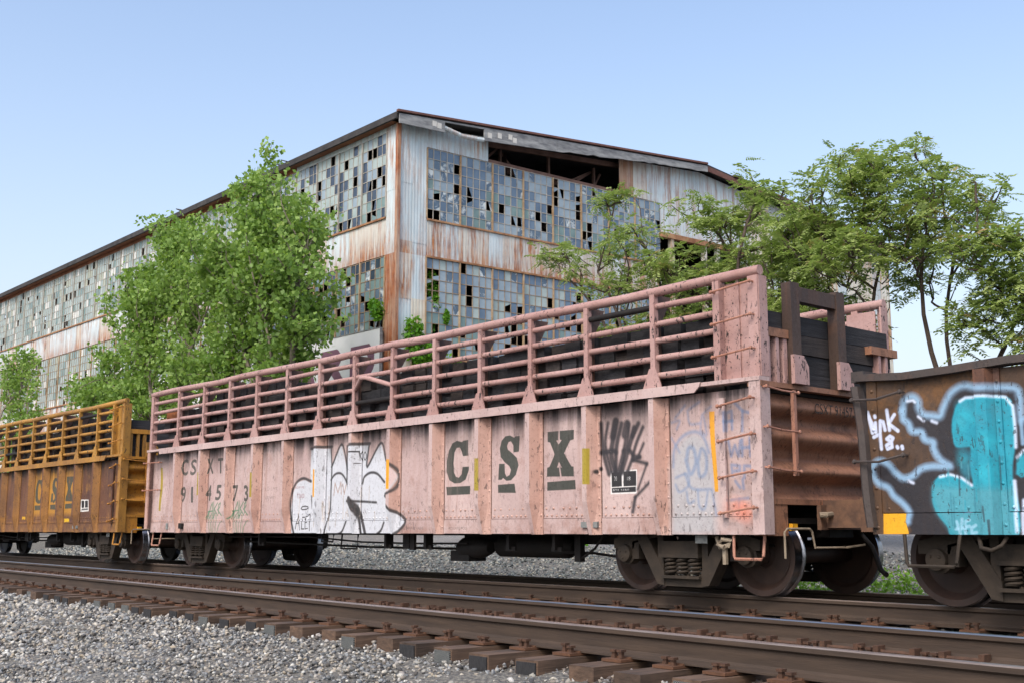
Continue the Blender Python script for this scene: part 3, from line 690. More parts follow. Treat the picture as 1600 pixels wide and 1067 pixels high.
STRAIGHT = {}
def gondola(P, label, group):
    root = empty('gondola_car', ((XL + XR)/2, YC, 0), label, 'rail car', group)
    edges = [XL + .06] + RIBS + [-7.12]
    # side panels with rivets
    riv = MB()
    for i in range(len(edges) - 1):
        x0 = edges[i] + (.211 if i else 0); x1 = edges[i + 1] - (.02 if i < len(edges) - 2 else 0)
        panel_mesh(x0, x1, 100 + i).build('side_panel', P['panel'], root, 50)
        n = int((x1 - x0) / .085)
        for j in range(n): riv.dome((x0 + .05 + j * (x1 - x0 - .07) / n, YP - .002, .845), .017, (0, -1, 0))
        for j in range(int(n / 1.6)): riv.dome((x0 + .06 + (j + random.uniform(-.2, .2)) * (x1 - x0 - .1) / (n / 1.6), YP - .002, .93), .017, (0, -1, 0))
    # far side, floor, underframe
    MB().box(XL + .06, XR - .05, YB - .10, YB - .02, .64, 2.19).build('far_side_wall', P['panel'], root)
    MB().box(XL + .1, XR - .1, YP + .06, YB - .11, 2.06, 2.095).build('load_deck', M['load_deck'], root)
    MB().box(XL + .02, XR - .04, YC - .22, YC + .22, .60, .95).build('centre_sill', M['black_iron'], root)
    MB().box(XL + .1, XR - .1, YP + .06, YB - .11, .74, .80).build('floor', M['black_iron'], root)
    # ribs
    for x in RIBS:
        b = MB(); zt, zb = 2.088, .625
        fr = [(x, YF), (x + .075, YF), (x + .145, YP - .006), (x - .03, YP - .006)]
        lo = [(x + .03, YF + .075), (x + .085, YF + .075), (x + .145, YP - .006), (x - .01, YP - .006)]
        rings = [[(a, y, zt) for a, y in fr], [(a, y, 1.0) for a, y in fr], [(a, y, zb) for a, y in lo]]
        b.add(sum(rings, []), [(0,1,2,3)]); b.mi = [0]
        for r_ in range(2):
            o = r_ * 4
            for f, mi in (((o+4, o+5, o+1, o), 0), ((o+5, o+6, o+2, o+1), 1), ((o+7, o+4, o, o+3), 1)): b.f.append(f); b.mi.append(mi)
        b.cur = 1
        b.box(x + .143, x + .198, YP - .010, YP + .01, zb, zt)
        b.build('side_stake', [P['rib'], P['rib_side']], root)
        for j in range(9): riv.dome((x + .171, YP - .010, .70 + j * .155 + random.uniform(-.02, .02)), .018, (0, -1, 0))
    for j in range(13): riv.dome((-7.19, YP - .004, .70 + j * .11), .015, (0, -1, 0))
    r_ = riv.build('rivets', P['rib_side'], root, 60); r_['kind'] = 'stuff'
    # belt rail, thin rail at the ends, corner posts
    MB().prism([(XL + .58, 2.095), (XL + .56, 2.2), (-7.71, 2.2), (-7.73, 2.15), (-7.80, 2.095)], 'y', YF - .018, YF).box(XL + .58, -7.72, YF, YP + .05, 2.17, 2.198).build('belt_rail', P['belt'], root)
    MB().box(XL - .02, XL + .56, YF, YP + .05, 2.155, 2.198).build('end_rail', P['belt'], root)
    MB().box(-7.72, XR, YF, YP + .05, 2.155, 2.196).build('end_rail', P['belt'], root)
    MB().box(-7.11, XR, YF + .01, YF + .03, .635, 2.153).box(XR - .022, XR, YF + .03, YF + .17, .635, 2.153).build('corner_post', P['belt'], root)
    MB().box(XL, XL + .11, YF + .01, YF + .03, .70, 2.153).box(XL, XL + .02, YF + .03, YF + .17, .70, 2.153).build('corner_post', P['rib_side'], root)
    # open rack: posts with gussets, pipes, top tube
    posts = [XL + .02] + [x + .02 for x in RIBS] + [-7.54]
    for side, y0 in ((0, YF + .03), (1, YB - .08)):
        s = 1 if side == 0 else -1
        for i, x in enumerate(posts):
            b = MB()
            if i == 0: b.box(x, x + .10, y0, y0 + s*.1, 2.198, 3.235)
            elif i == len(posts) - 1: b.box(x, x + .085, y0 - s*.02, y0 + s*.08, 2.198, 3.235)
            else: b.box(x, x + .066, min(y0, y0 + s*.07), max(y0, y0 + s*.07), 2.199, 3.235)
            po = b.build('rack_post', P['rack'], root)
            if 0 < i < len(posts) - 1:
                MB().prism([(y0 + s*.071, 2.2), (y0 + s*.071, 3.235), (y0 + s*.30, 3.235), (y0 + s*.24, 3.10), (y0 + s*.13, 2.92), (y0 + s*.13, 2.2)][::s], 'x', x + .02, x + .05).build('post_web', P['web'], po)
            if 0 < i < len(posts) - 1:
                c = x + .036
                MB().prism([(c - .135, 2.199), (c + .135, 2.199), (c + .05, 2.415), (c - .04, 2.415)], 'y', y0 - s*.012 - .008, y0 - s*.012 + .008).build('gusset', P['rack'], po)
        for i in range(len(posts) - 1):
            for lv, z in enumerate(PIPES):
                xa, xb = posts[i] + .05, posts[i + 1] + .02; yy = y0 + s * .05
                pts = [(xa, yy, z), (xb, yy, z)]
                if side == 0 and i == 7 and lv == 2: pts = [(xa, yy - .02, z + .0), ((xa + xb)/2 - .12, yy - .16, z + .13), ((xa + xb)/2, yy - .16, z + .13), (xb, yy, z - .02)]
                if side == 0 and i == 8 and lv == 2: pts = [(xa, yy - .05, z), ((xa*.5+xb*.5), yy - .08, z + .01), (xb, yy, z)]
                m = P['rack'] if not (side == 0 and (i, lv) in ((7, 1), (12, 4))) else M['black_iron']
                pts = [(p[0], p[1], p[2] + random.uniform(-.006, .006)) for p in pts]
                po = MB().tube(pts, .035, 9).build('rack_pipe', m, root, 50)
                if side == 0 and (i, lv) in ((7, 2), (8, 2)):
                    t_ = MB().tube([(xa, yy, z), (xb, yy, z)], .035, 9).build('rack_pipe', m, root, 50); STRAIGHT[po.name] = t_.data; bpy.data.objects.remove(t_)
        yt = y0 + s * .045
        b = MB(); xs_ = np.linspace(XL - .02, XR - .15 * side, 17)
        b.tube([(x, yt, 3.272 + .010 * math.sin(i * 1.7) + random.uniform(-.008, .008)) for i, x in enumerate(xs_)], .054, 10)
        b.build('top_tube', P['rack'], root, 50)
        xe = XR if side == 0 else XR - .13
        e = MB().box(xe - .50, xe - .12, y0 + s*.07, y0 + s*.085, 2.20, 3.20).box(xe - .30, xe - .28, y0 + s*.05, y0 + s*.07, 2.2, 3.2)
        e.box(xe - .13, xe - .008, y0, y0 + s*.016, 2.199, 3.225).box(xe - .022, xe, y0 + s*.016, y0 + s*.15, 2.199, 3.225).build('rack_end_panel', P['rack'], root)
        if side == 0:
            for z in (3.14, 2.80, 2.46): grab('grab_iron', root, (-7.51, y0 - .02, z - .03), (-7.03, y0, z + .02), (0, -.06, 0), P['iron'])
    # right end: corrugated sheet, sill, ladder, caps
    prof = []
    for z in np.linspace(.98, 2.11, 46):
        ph = (z - 1.935) / .335; d = math.cos(2 * math.pi * ph)
        prof.append((XR - .10 + .075 * max(-.7, d) + .012 * math.sin(z * 31), z))
    b = MB(); n = len(prof); ys_ = (YF + .17, YC - .3, YC + .3, YB - .12)
    b.add([(p[0], y, p[1]) for y in ys_ for p in prof], [(k*n+i, (k+1)*n+i, (k+1)*n+i+1, k*n+i+1) for k in range(3) for i in range(n - 1)])
    b.build('end_sheet', P['end'], root, 60)
    MB().box(XR - .10, XR - .01, YF + .15, YB - .1, .93, .985).build('end_sheet_flange', P['end'], root)
    MB().box(XR - .16, XR + .012, YF + .02, YB - .05, 2.10, 2.152).build('end_cap', P['end'], root)
    MB().box(XR - .25, XR - .02, YF + .17, YF + .42, .62, .95).build('corner_bracket', P['end'], root)
    MB().box(XR - .02, XR + .03, YC - .46, YB - .2, .68, .93).build('end_sill', M['coupler'], root)
    ld = MB().box(XR - .02, XR + .02, YF + .54, YF + .585, 1.22, 2.09).build('ladder_stile', P['iron'], root)
    for z in (2.06, 1.66, 1.26): grab('ladder_rung', root, (XR - .01, YF + .05, z + .03), (XR, YF + .57, z), (.055, 0, 0), P['iron'], .011, .01)
    MB().box(-7.545, -7.475, YP - .055, YP - .028, .80, 2.02).build('ladder_stile', P['rib'], root)
    for z in (1.93, 1.57, 1.20, .845): grab('ladder_rung', root, (-7.51, YP - .05, z), (-7.04, YF, z + .05), (0, -.065, 0), P['iron'], .012)
    for z in (1.94, 1.42): grab('grab_iron', root, (XL + .02, YF, z), (XL + .42, YP, z + .01), (0, -.06, 0), P['iron'])
    # end posts above the sheet, cap channels, stake pockets
    for ys2 in ((YF + .17, .07), (YF + .34, .05), (YF + .47, .06), (YB - .5, .05), (YB - .36, .05)):
        MB().box(XR - .12, XR - .03, ys2[0], ys2[0] + ys2[1], 2.155, 2.62).build('end_post', P['rack'], root)
    for a, c in ((YF + .14, YF + .60), (YB - .66, YB - .12)):
        MB().box(XR - .14, XR - .015, a, c, 2.62, 2.71).build('cap_channel', P['end'], root)
    for a in (YF + .53, YC - .03):
        MB().prism([(a - .03, 2.153), (a + .22, 2.153), (a + .22, 2.34), (a + .14, 2.45), (a - .03, 2.45)], 'x', XR + .032, XR + .075).box(XR - .02, XR + .032, a + .2, a + .218, 2.153, 2.36).build('stake_pocket', P['rack'], root)
    # steps, trucks, underbody
    for x0, x1 in ((-7.44, -7.08), (-21.36, -21.02)):
        MB().tube([(x0 - .03, YP + .04, .64), (x0, YP, .42), (x0 + .02, YP - .01, .39), (x1 - .02, YP - .01, .39), (x1, YP, .42), (x1, YP + .04, .64)], .016, 6).build('stirrup_step', P['iron'], root)
    truck(root, -8.30, .03); truck(root, -20.12, .18)
    b = MB().tube([(-12.0, 10.15, .46), (-11.9, 10.15, .46), (-10.6, 10.15, .46), (-10.5, 10.15, .46)], [.07, .135, .135, .07], 14).build('air_reservoir', M['brake'], root, 40)
    MB().tube([(-12.6, 10.0, .44), (-12.5, 10.0, .44), (-12.15, 10.0, .44), (-11.95, 10.0, .44)], [.09, .14, .14, .08], 12).box(-12.7, -12.3, 9.9, 10.2, .26, .40).build('brake_cylinder', M['brake'], root, 40)
    MB().box(-13.55, -13.40, 9.7, 9.75, .42, .64).box(-13.35, -13.25, 9.68, 9.72, .40, .64).build('brake_lever', M['brake'], root)
    MB().tube([(-18.9, 9.75, .56), (-16.2, 9.75, .57), (-14.6, 9.72, .50), (-13.3, 9.7, .49), (-12.2, 9.8, .50)], .014, 6).build('brake_pipe', M['brake'], root)
    MB().tube([(-18.9, 10.1, .48), (-15.0, 10.1, .42), (-12.4, 10.1, .42), (-10.0, 10.0, .40), (-9.3, 9.95, .34)], .018, 6).build('brake_rod', M['brake'], root)
    MB().tube([(-15.62, 9.66, .62), (-15.62, 9.64, .50), (-15.3, 9.64, .50), (-15.3, 9.66, .62)], .014, 6).tube([(-15.16, 9.72, .62), (-15.16, 9.7, .40), (-14.72, 9.7, .40), (-14.72, 9.72, .62)], .014, 6).build('pipe_hanger', M['brake'], root)
    MB().box(-10.15, -10.05, 9.8, 9.88, .30, .62).tube([(-10.1, 9.84, .32), (-9.8, 9.8, .46), (-9.6, 9.75, .62)], .016, 6).build('brake_lever', M['brake'], root)
    MB().box(-12.9, -9.9, 10.3, 10.5, .50, .62).build('cross_bearer', M['brake'], root)
    MB().box(-9.60, -9.34, YP - .045, YP - .013, .705, .77).build('routing_tag', M['grey_box'], root)
    MB().box(-20.12, -19.99, YP - .06, YP - .013, .70, .80).build('routing_tag', M['black_iron'], root)
    MB().box(-20.72, -20.64, YP - .03, YP - .013, .69, .80).build('routing_tag', M['grey_box'], root)
    for xc in (-8.3, -20.12):
        for a, c, z0, z1 in ((-.62, -.30, .34, .58), (.62, .34, .34, .60)):
            MB().bar((xc + a, 9.98, z0), (xc + c, 10.0, z1), .035, .07).build('brake_lever', M['brake'], root)
        MB().tube([(xc - .9, 9.9, .60), (xc - .3, 9.86, .55), (xc + .3, 9.88, .57), (xc + 1.0, 9.9, .52)], .016, 6).build('brake_rod', M['brake'], root)
    MB().tube([(XR - .1, YC + .32, .72), (XR + .10, YC + .34, .50), (XR + .22, YC + .30, .26), (XR + .34, YC + .2, .22)], .028, 7).build('air_hose', M['black_iron'], root, 60)
    for x in (-13.9, -12.95, -11.2, -10.35, -17.6):
        MB().box(x, x + .05, 9.62, 9.75, .44, .63).box(x - .06, x + .12, 9.66, 9.70, .42, .47).build('pipe_bracket', M['brake'], root)
    # coupler and uncoupling lever
    MB().box(XR - .02, XR + .55, YC - .36, YC - .02, .70, .98).box(XR + .45, XR + .72, YC - .40, YC + .06, .66, 1.0).build('coupler', M['coupler'], root)
    MB().tube([(XR + .02, YF + .30, .40), (XR + .02, YF + .30, .66), (XR + .03, YF + .33, .69), (XR + .05, YF + .68, .69), (XR + .05, YF + .72, .66), (XR + .06, YF + .75, .50), (XR + .12, YF + 1.2, .50), (XR + .3, YC - .1, .53)], .012, 6).build('uncoupling_lever', M['rope'], root)
    MB().box(XR - .01, XR + .035, YF + .42, YF + .50, .67, .74).build('lever_bracket', M['lamp_yellow'] if P is PK else M['coupler'], root)
    MB().tube([(XR + .04, YC - .5, .83), (XR + .09, YC - .46, .83), (XR + .09, YC - .30, .84), (XR + .04, YC - .25, .85)], .03, 8).build('pin_lifter', M['rope'], root)
    return root

pink = gondola(PK, 'faded pink gondola rail car covered in graffiti, stacked with black ties, nearest whole car', 'gondola cars with open racks')

# things only on the pink car's end: brown steel frame, number, hose bundle
fr_ = MB()
for y in (YF + .545, YC - .01): fr_.box(XR - .09, XR + .03, y, y + .15, 2.155, 3.22)
fr_.box(XR - .08, XR + .02, YF + .696, YC - .011, 3.03, 3.185)
pink_frame = fr_.build('end_frame', M['frame_steel'], pink)
MB().tube([(-7.75, YP + .12, .60), (-7.66, YP + .06, .50), (-7.55, YP + .05, .52), (-7.50, YP + .06, .57), (-7.62, YP + .04, .585), (-7.68, YP + .04, .53), (-7.58, YP + .02, .50)], .026, 7).box(-7.63, -7.59, YP + .05, YP + .09, .33, .50).build('air_hose', M['rope'], pink, 60)
MB().box(-8.02, -7.86, YP + .09, YP + .1, .54, .625).build('routing_tag', M['grey_box'], pink)
cu = bpy.data.curves.new('number', 'FONT'); cu.body = 'CSXT 914573'; cu.size = .15
o = bpy.data.objects.new('number', cu); me = bpy.data.meshes.new_from_object(o); bpy.data.objects.remove(o)
me.materials.append(M['number'])
for v in me.vertices: v.co = (0, v.co[0] * .9, v.co[1])
link('end_number', me, pink, (XR - .024 - pink.location[0], YF + .96 - pink.location[1], 1.885))

# ------------------------------------------------------------------ ties loaded crosswise in the gondolas: each one is a thing
def crate_tie(m, L=2.36):
    return MB().box(-.123, .123, -L/2, L/2, 0, .196).build('railroad_tie', m, None)
tm_ = [crate_tie(M['creosote']), crate_tie(M['creosote_b']), crate_tie(M['brown_wood'])]
ties_done = []
def stack(x0, x1, z0, height, lab, grp, where):
    x = x0
    while x > x1:
        n = max(1, int(round((height(x) - z0) / .203)))
        for r in range(n):
            k = 0 if random.random() < .7 else 1
            la, gr = 'black creosoted tie %s %s' % ('on top of the load' if r == n - 1 else 'within the load', where(x)), grp + (', top row' if r == n - 1 else ', lower rows')
            if 'pink' in grp and x < -20.3 and r == n - 1: k = 2; la, gr = 'brown wooden tie on the black load at the left end of the pink gondola', 'brown ties on the pink gondola'
            o = link('railroad_tie', tm_[k].data, None, (x + random.uniform(-.014, .014), YC + random.uniform(-.07, .07), z0 + r * .203))
            o.rotation_euler = (0, 0, random.uniform(-.007, .007))
            tag(o, la, 'railroad tie', gr + ' ' + where(x))
        x -= .258 + (random.random() < .12) * .05
HT = [(-7.2, 2.86), (-8.1, 2.92), (-9.5, 2.92), (-10.2, 2.80), (-12, 2.80), (-13, 2.80), (-14.2, 2.86), (-14.8, 2.9), (-16, 2.86), (-17, 2.98), (-18.6, 3.02), (-19.6, 2.86), (-20.6, 2.86), (-21.3, 2.86)]
hx, hz = [p[0] for p in HT][::-1], [p[1] for p in HT][::-1]
def pink_where(x):
    for lim, w in ((-7.75, 'at the ladder end of the pink car'), (-8.5, 'above the faded blue graffiti'), (-9.5, 'above the black tag'), (-10.5, 'above the letter X'), (-11.45, 'above the letter S'), (-12.4, 'above the letter C'), (-13.4, 'right of the white graffiti'), (-16.4, 'above the white graffiti'), (-18.3, 'above the small stencils')):
        if x > lim: return w
    return 'above the car number'
stack(-7.20, -21.25, 2.10, lambda x: float(np.interp(x, hx, hz)) + .07, '', 'black ties stacked in the pink gondola', pink_where)
DX = -15.80
stack(-7.20 + DX, -14.2 + DX, 2.10, lambda x: 2.93 + .12 * math.sin(x * .9), '', 'dark ties stacked in the yellow gondola', lambda x: 'in the yellow gondola')
for o in tm_: bpy.data.objects.remove(o)

# ------------------------------------------------------------------ the yellow gondola behind: a copy of the pink one with its own paint
swap = {PK[k].name: YL[k] for k in PK}
ONLY_PINK = {'end_frame', 'end_number', 'air_hose'}
def copy_tree(o, parent=None, loc=None):
    c = o.copy(); COL.objects.link(c)
    if o.name in STRAIGHT: c.data = STRAIGHT[o.name]
    if parent: c.parent = parent
    if loc is not None: c.location = loc
    if c.type == 'MESH':
        for sl in c.material_slots:
            m = sl.material
            if m and m.name in swap: sl.link = 'OBJECT'; sl.material = swap[m.name]
            elif m: sl.link = 'OBJECT'; sl.material = m
    for ch in list(o.children):
        if ch.name.split('.')[0] not in ONLY_PINK: copy_tree(ch, c)
    return c
yellow = copy_tree(pink, None, (pink.location[0] + DX, YC, 0))
yellow['label'] = 'rust brown and yellow gondola rail car loaded with dark ties, coupled behind the pink one'

# ------------------------------------------------------------------ the dark gondola in front, with its big blue piece
DXP = Paint(-5.96, -3.2, .55, 2.2, .004)
LB = (134, 170, 200); BK2 = (30, 30, 37); CY = (26, 146, 168); CY2 = (82, 146, 160); W2 = (206, 218, 240)
ARM = [(-5.452,1.732),(-5.430,1.811),(-5.358,1.845),(-5.308,1.801),(-5.303,1.736),(-5.255,1.677),(-5.171,1.658),(-5.104,1.653),(-5.069,1.726),(-4.992,1.844),(-4.873,1.896),(-4.731,1.859),(-4.528,1.848),(-4.401,1.807),(-4.395,1.583),(-4.346,1.580),(-3.948,1.551),(-4.020,.617),(-5.356,.610),(-5.420,.672),(-5.450,.750),(-5.431,.836),(-5.493,.915),(-5.577,.980),(-5.626,1.052),(-5.714,1.092),(-5.764,1.161),(-5.769,1.242),(-5.702,1.291),(-5.614,1.252),(-5.547,1.177),(-5.471,1.127),(-5.374,1.147),(-5.302,1.200),(-5.199,1.222),(-5.033,1.215),(-5.120,1.278),(-5.172,1.373),(-5.177,1.433),(-5.251,1.464),(-5.282,1.529),(-5.367,1.542),(-5.398,1.608),(-5.445,1.651)]
ARM = DXP.smooth(ARM, 4)
DXP.poly(ARM, BK2, .94, .02)
DXP.stroke(ARM[:17*4-3], .062, LB, .9, .05); DXP.stroke(np.vstack([ARM[20*4:], ARM[:1]]), .062, LB, .9, .04)
DXP.poly(DXP.smooth([(-5.009,1.457),(-4.999,1.611),(-4.950,1.732),(-4.864,1.794),(-4.672,1.793),(-4.503,1.771),(-4.448,1.676),(-4.459,1.366),(-4.496,1.117),(-4.479,.615),(-5.007,.612),(-5.090,.710),(-5.174,.817),(-5.209,.925),(-5.200,1.064),(-5.146,1.132),(-5.062,1.152),(-4.941,1.117),(-4.847,1.046),(-4.858,1.205),(-4.845,1.356),(-4.884,1.374),(-4.973,1.378),(-5.009,1.457)]), CY, .96, .02)
DXP.poly([(-5.007,.612),(-5.090,.710),(-5.174,.817),(-5.209,.925),(-5.200,1.064),(-4.847,1.039),(-4.496,1.014),(-4.482,.615)], CY2, .75, .08)
for i in range(60):
    a, b = random.uniform(1020, 1340), random.uniform(250, 660)
    c = [(-4.993,1.829),(-4.415,.622)]
    x = c[0][0] + (a - 1000) / 423 * (c[1][0] - c[0][0]); z = c[0][1] + (b - 200) / 790 * (c[1][1] - c[0][1])
    DXP.stroke([(x, z), (x + .02, z - .03)], random.uniform(.03, .09), random.choice([(20, 140, 165), (50, 186, 205), (70, 130, 148)]), .3, .06)
for P, w in (([(-4.915,1.768),(-4.864,1.794),(-4.673,1.789),(-4.533,1.773)], .03), ([(-4.511,1.768),(-4.455,1.689),(-4.448,1.513),(-4.454,1.351)], .03), ([(-5.129,1.131),(-5.037,1.148),(-4.941,1.117),(-4.853,1.051)], .028), ([(-4.484,1.073),(-4.483,.665)], .035), ([(-5.404,1.809),(-5.351,1.812),(-5.334,1.795)], .025), ([(-5.420,1.102),(-5.378,1.085)], .03), ([(-5.308,1.665),(-5.259,1.622)], .025), ([(-5.182,1.617),(-5.141,1.598)], .03)):
    DXP.stroke(P, w, W2, .85, .02)
DXP.poly([(-4.469,1.131),(-4.456,1.248),(-4.399,1.311),(-4.323,1.344),(-3.965,1.339),(-3.983,1.099),(-4.380,1.113),(-4.430,1.100)], CY, .95, .02)
DXP.stroke([(-4.447,1.269),(-4.399,1.318),(-4.323,1.346)], .03, W2, .85, .02); DXP.stroke([(-4.396,1.569),(-4.395,1.377),(-4.356,1.433)], .035, LB, .85, .02)
DXP.stroke([(-4.411,.911),(-4.425,.622)], .05, W2, .85, .02)
for P in ([(-5.796,1.737),(-5.757,1.548)], [(-5.815,1.736),(-5.792,1.717),(-5.773,1.667),(-5.724,1.557)], [(-5.723,1.638),(-5.724,1.557)], [(-5.726,1.699),(-5.723,1.688)], [(-5.683,1.554),(-5.678,1.652),(-5.649,1.642),(-5.632,1.567)], [(-5.607,1.744),(-5.587,1.564)], [(-5.534,1.698),(-5.593,1.621),(-5.504,1.551)],
          [(-5.745,1.509),(-5.685,1.533),(-5.678,1.400)], [(-5.585,1.508),(-5.619,1.486),(-5.575,1.459),(-5.569,1.410),(-5.615,1.397),(-5.625,1.429),(-5.581,1.451),(-5.556,1.490),(-5.585,1.508)], [(-5.519,1.411),(-5.513,1.401)], [(-5.471,1.411),(-5.467,1.392)]):
    DXP.stroke(P, .032, (196, 206, 230), .9, .012)
for P in ([(-4.998,.748),(-4.966,.627)], [(-4.948,.770),(-4.970,.680)], [(-5.010,.687),(-4.937,.695)], [(-4.885,.762),(-4.926,.747),(-4.925,.642)], [(-4.929,.702),(-4.888,.710)], [(-4.832,.717),(-4.870,.695),(-4.869,.650),(-4.829,.658)]): DXP.stroke(P, .028, (140, 186, 208), .85, .012)
DXP.poly([(-5.687,.826),(-5.463,.825),(-5.473,.750),(-5.446,.644),(-5.696,.643)], (222, 160, 20), .98)
for _ in range(22):
    x_ = random.uniform(-5.1, -4.5); z_ = random.uniform(.75, 1.3)
    DXP.stroke([(x_, z_), (x_ + random.uniform(-.008, .008), z_ - random.uniform(.08, .28))], .011, random.choice([CY, CY2, (40, 110, 128), BK2]), .6, .012)
dark_img = DXP.image('dark_side_paint')
DKM = {
    'panel': weathered('dark_car_panel_paint', lin(84, 60, 38), lin(50, 38, 32), lin(118, 80, 40), lin(40, 32, 30), .6, .6, .7, (dark_img, DXP.b)),
    'edge': weathered('dark_car_edge_paint', lin(54, 47, 45), lin(68, 60, 56), lin(92, 64, 50), lin(36, 32, 32), .3, .3, .4),
    'rib': weathered('dark_car_rib_paint', lin(86, 56, 42), lin(64, 44, 36), lin(120, 78, 52), lin(40, 32, 30), .4, .4, .5, (dark_img, DXP.b)),
}
XD, XE = -5.90, 8.0
dcar = empty('gondola_car', ((XD + XE)/2, YC, 0), 'dark rusty gondola rail car with big blue and black graffiti at right edge', 'rail car', 'gondola cars')
rv = MB(); dr = [-4.74 + 1.05 * i for i in range(12)]
ed = [XD + .10] + dr + [XE]
for i in range(len(ed) - 1):
    x0 = ed[i] + (.18 if i else 0); x1 = ed[i + 1]
    nx_, nz_ = 12, 14
    V = [(x, YF + .05 + .02 * math.sin(3 * x + 2.1 * z) * math.sin(math.pi * (x - x0) / (x1 - x0)) , z) for z in np.linspace(.83, 2.02, nz_) for x in np.linspace(x0, x1, nx_)]
    m = MB().add(V, [(j*nx_+k, j*nx_+k+1, (j+1)*nx_+k+1, (j+1)*nx_+k) for j in range(nz_-1) for k in range(nx_-1)])
    m.box(x0, x1, YF + .035, YF + .10, .64, .822).build('side_panel', DKM['panel'], dcar, 50)
    for j in range(9): rv.dome((x0 + .06 + j * (x1 - x0 - .1) / 9, YF + .046, .865), .016, (0, -1, 0))
    if i == 0:
        for j in range(8): rv.dome((XD + .155, YF + .034, .70 + .175 * j), .018, (0, -1, 0))
for x in dr:
    MB().prism([(x, YF - .03), (x + .10, YF - .03), (x + .15, YF + .05), (x - .02, YF + .05)], 'z', .64, 2.02).box(x + .148, x + .20, YF + .03, YF + .06, .64, 2.02).build('side_stake', DKM['rib'], dcar)
    for j in range(8): rv.dome((x + .174, YF + .03, .72 + .17 * j), .017, (0, -1, 0))
rv = rv.build('rivets', DKM['panel'], dcar, 60); rv['kind'] = 'stuff'
MB().box(XD + .10, XD + .20, YF + .036, YF + .06, .64, 2.02).build('corner_strip', DKM['panel'], dcar)
b = MB(); V = []; nn = 30
for i, x in enumerate(np.linspace(XD + .02, XE, nn)):
    dz = (.02 * math.exp(-((x + 4.2) / .35) ** 2) - .02 * math.exp(-((x + 5.35) / .3) ** 2)) + .008 * math.sin(x * 4)
    V += [(x, YF - .025, 2.02 + dz), (x, YF + .14, 2.02 + dz), (x, YF + .14, 2.10 + dz), (x, YF - .025, 2.085 + dz)]
b.add(V, [(4*i+j, 4*i+(j+1)%4, 4*i+4+(j+1)%4, 4*i+4+j) for i in range(nn-1) for j in range(4)] + [(3,2,1,0), (4*nn-4, 4*nn-3, 4*nn-2, 4*nn-1)])
b.build('top_chord', DKM['edge'], dcar)
# bent end plate: curled corner
V = []; pr = [(0, 0.0), (.03, -.03), (.085, -.02), (.10, .06)]
for z in np.linspace(.70, 1.98, 9):
    w = .012 * math.sin(z * 5)
    V += [(XD + a - .04 + w + (2.0 - z) * .16 * .5, YF + y_, z) for a, y_ in pr]
MB().add(V, [(4*j+i, 4*j+i+1, 4*j+5+i, 4*j+4+i) for j in range(8) for i in range(3)]).build('bent_corner_plate', DKM['edge'], dcar, 40)
MB().box(XD, XD + .08, YF + .1, YB, .70, 2.02).box(XD - .03, XD + .1, YF, YB + .05, 2.02, 2.12).build('end_wall', DKM['edge'], dcar)
MB().box(XD, XE, YB - .06, YB, .64, 2.05).build('far_side_wall', DKM['edge'], dcar)
MB().box(XD + .05, XE, YF + .11, YB - .07, .72, .80).build('floor', M['black_iron'], dcar)
MB().box(XD - .05, XE, YC - .22, YC + .22, .60, .95).build('centre_sill', M['black_iron'], dcar)
for z in (1.86, 1.30): grab('grab_iron', dcar, (XD + .01, YF, z - .01), (XD + .48, YF + .03, z + .03), (0, -.07, 0), DKM['edge'], .012, .03)
MB().tube([(-5.50, YF + .05, .64), (-5.46, YF, .40), (-5.44, YF - .01, .37), (-5.02, YF - .01, .37), (-5.0, YF, .40), (-4.98, YF + .05, .64)], .016, 6).build('stirrup_step', M['truck'], dcar)
MB().tube([(-4.85, YF + .12, .62), (-4.80, YF + .05, .53), (-4.70, YF + .03, .51), (-4.62, YF + .05, .55), (-4.60, YF + .1, .62)], .02, 7).build('chain_loop', M['truck'], dcar, 60)
MB().tube([(-5.6, YC - .2, .7), (-5.62, YC - .3, .35), (-5.35, YC - .35, .16), (-5.05, YC - .3, .35), (-5.0, YC - .2, .65)], .045, 8).tube([(-5.75, YC + .1, .8), (-5.55, YC, .5), (-5.30, YC - .1, .3)], .03, 8).build('air_hose', M['black_iron'], dcar, 60)
MB().box(XD - .55, XD, YC - .08, YC + .26, .72, .96).build('coupler', M['coupler'], dcar)
truck(dcar, -4.50, .0); truck(dcar, 6.4, -.1)

# ------------------------------------------------------------------ the derelict mill building
K0 = np.array((-38.44, 27.0, 0.0))
EL = np.array((-.99998, -.0056, 0)); ER = np.array((.0551, .99848, 0))
NL = np.array((.0056, -.99998, 0)); NR = np.array((.99848, -.0551, 0))     # outward normals
mill = empty('mill_building', (-38.44, 27.0, .5), 'derelict corrugated mill building with broken window walls and sagging roof', 'building')
GB = .45                                                                # ground level at the building

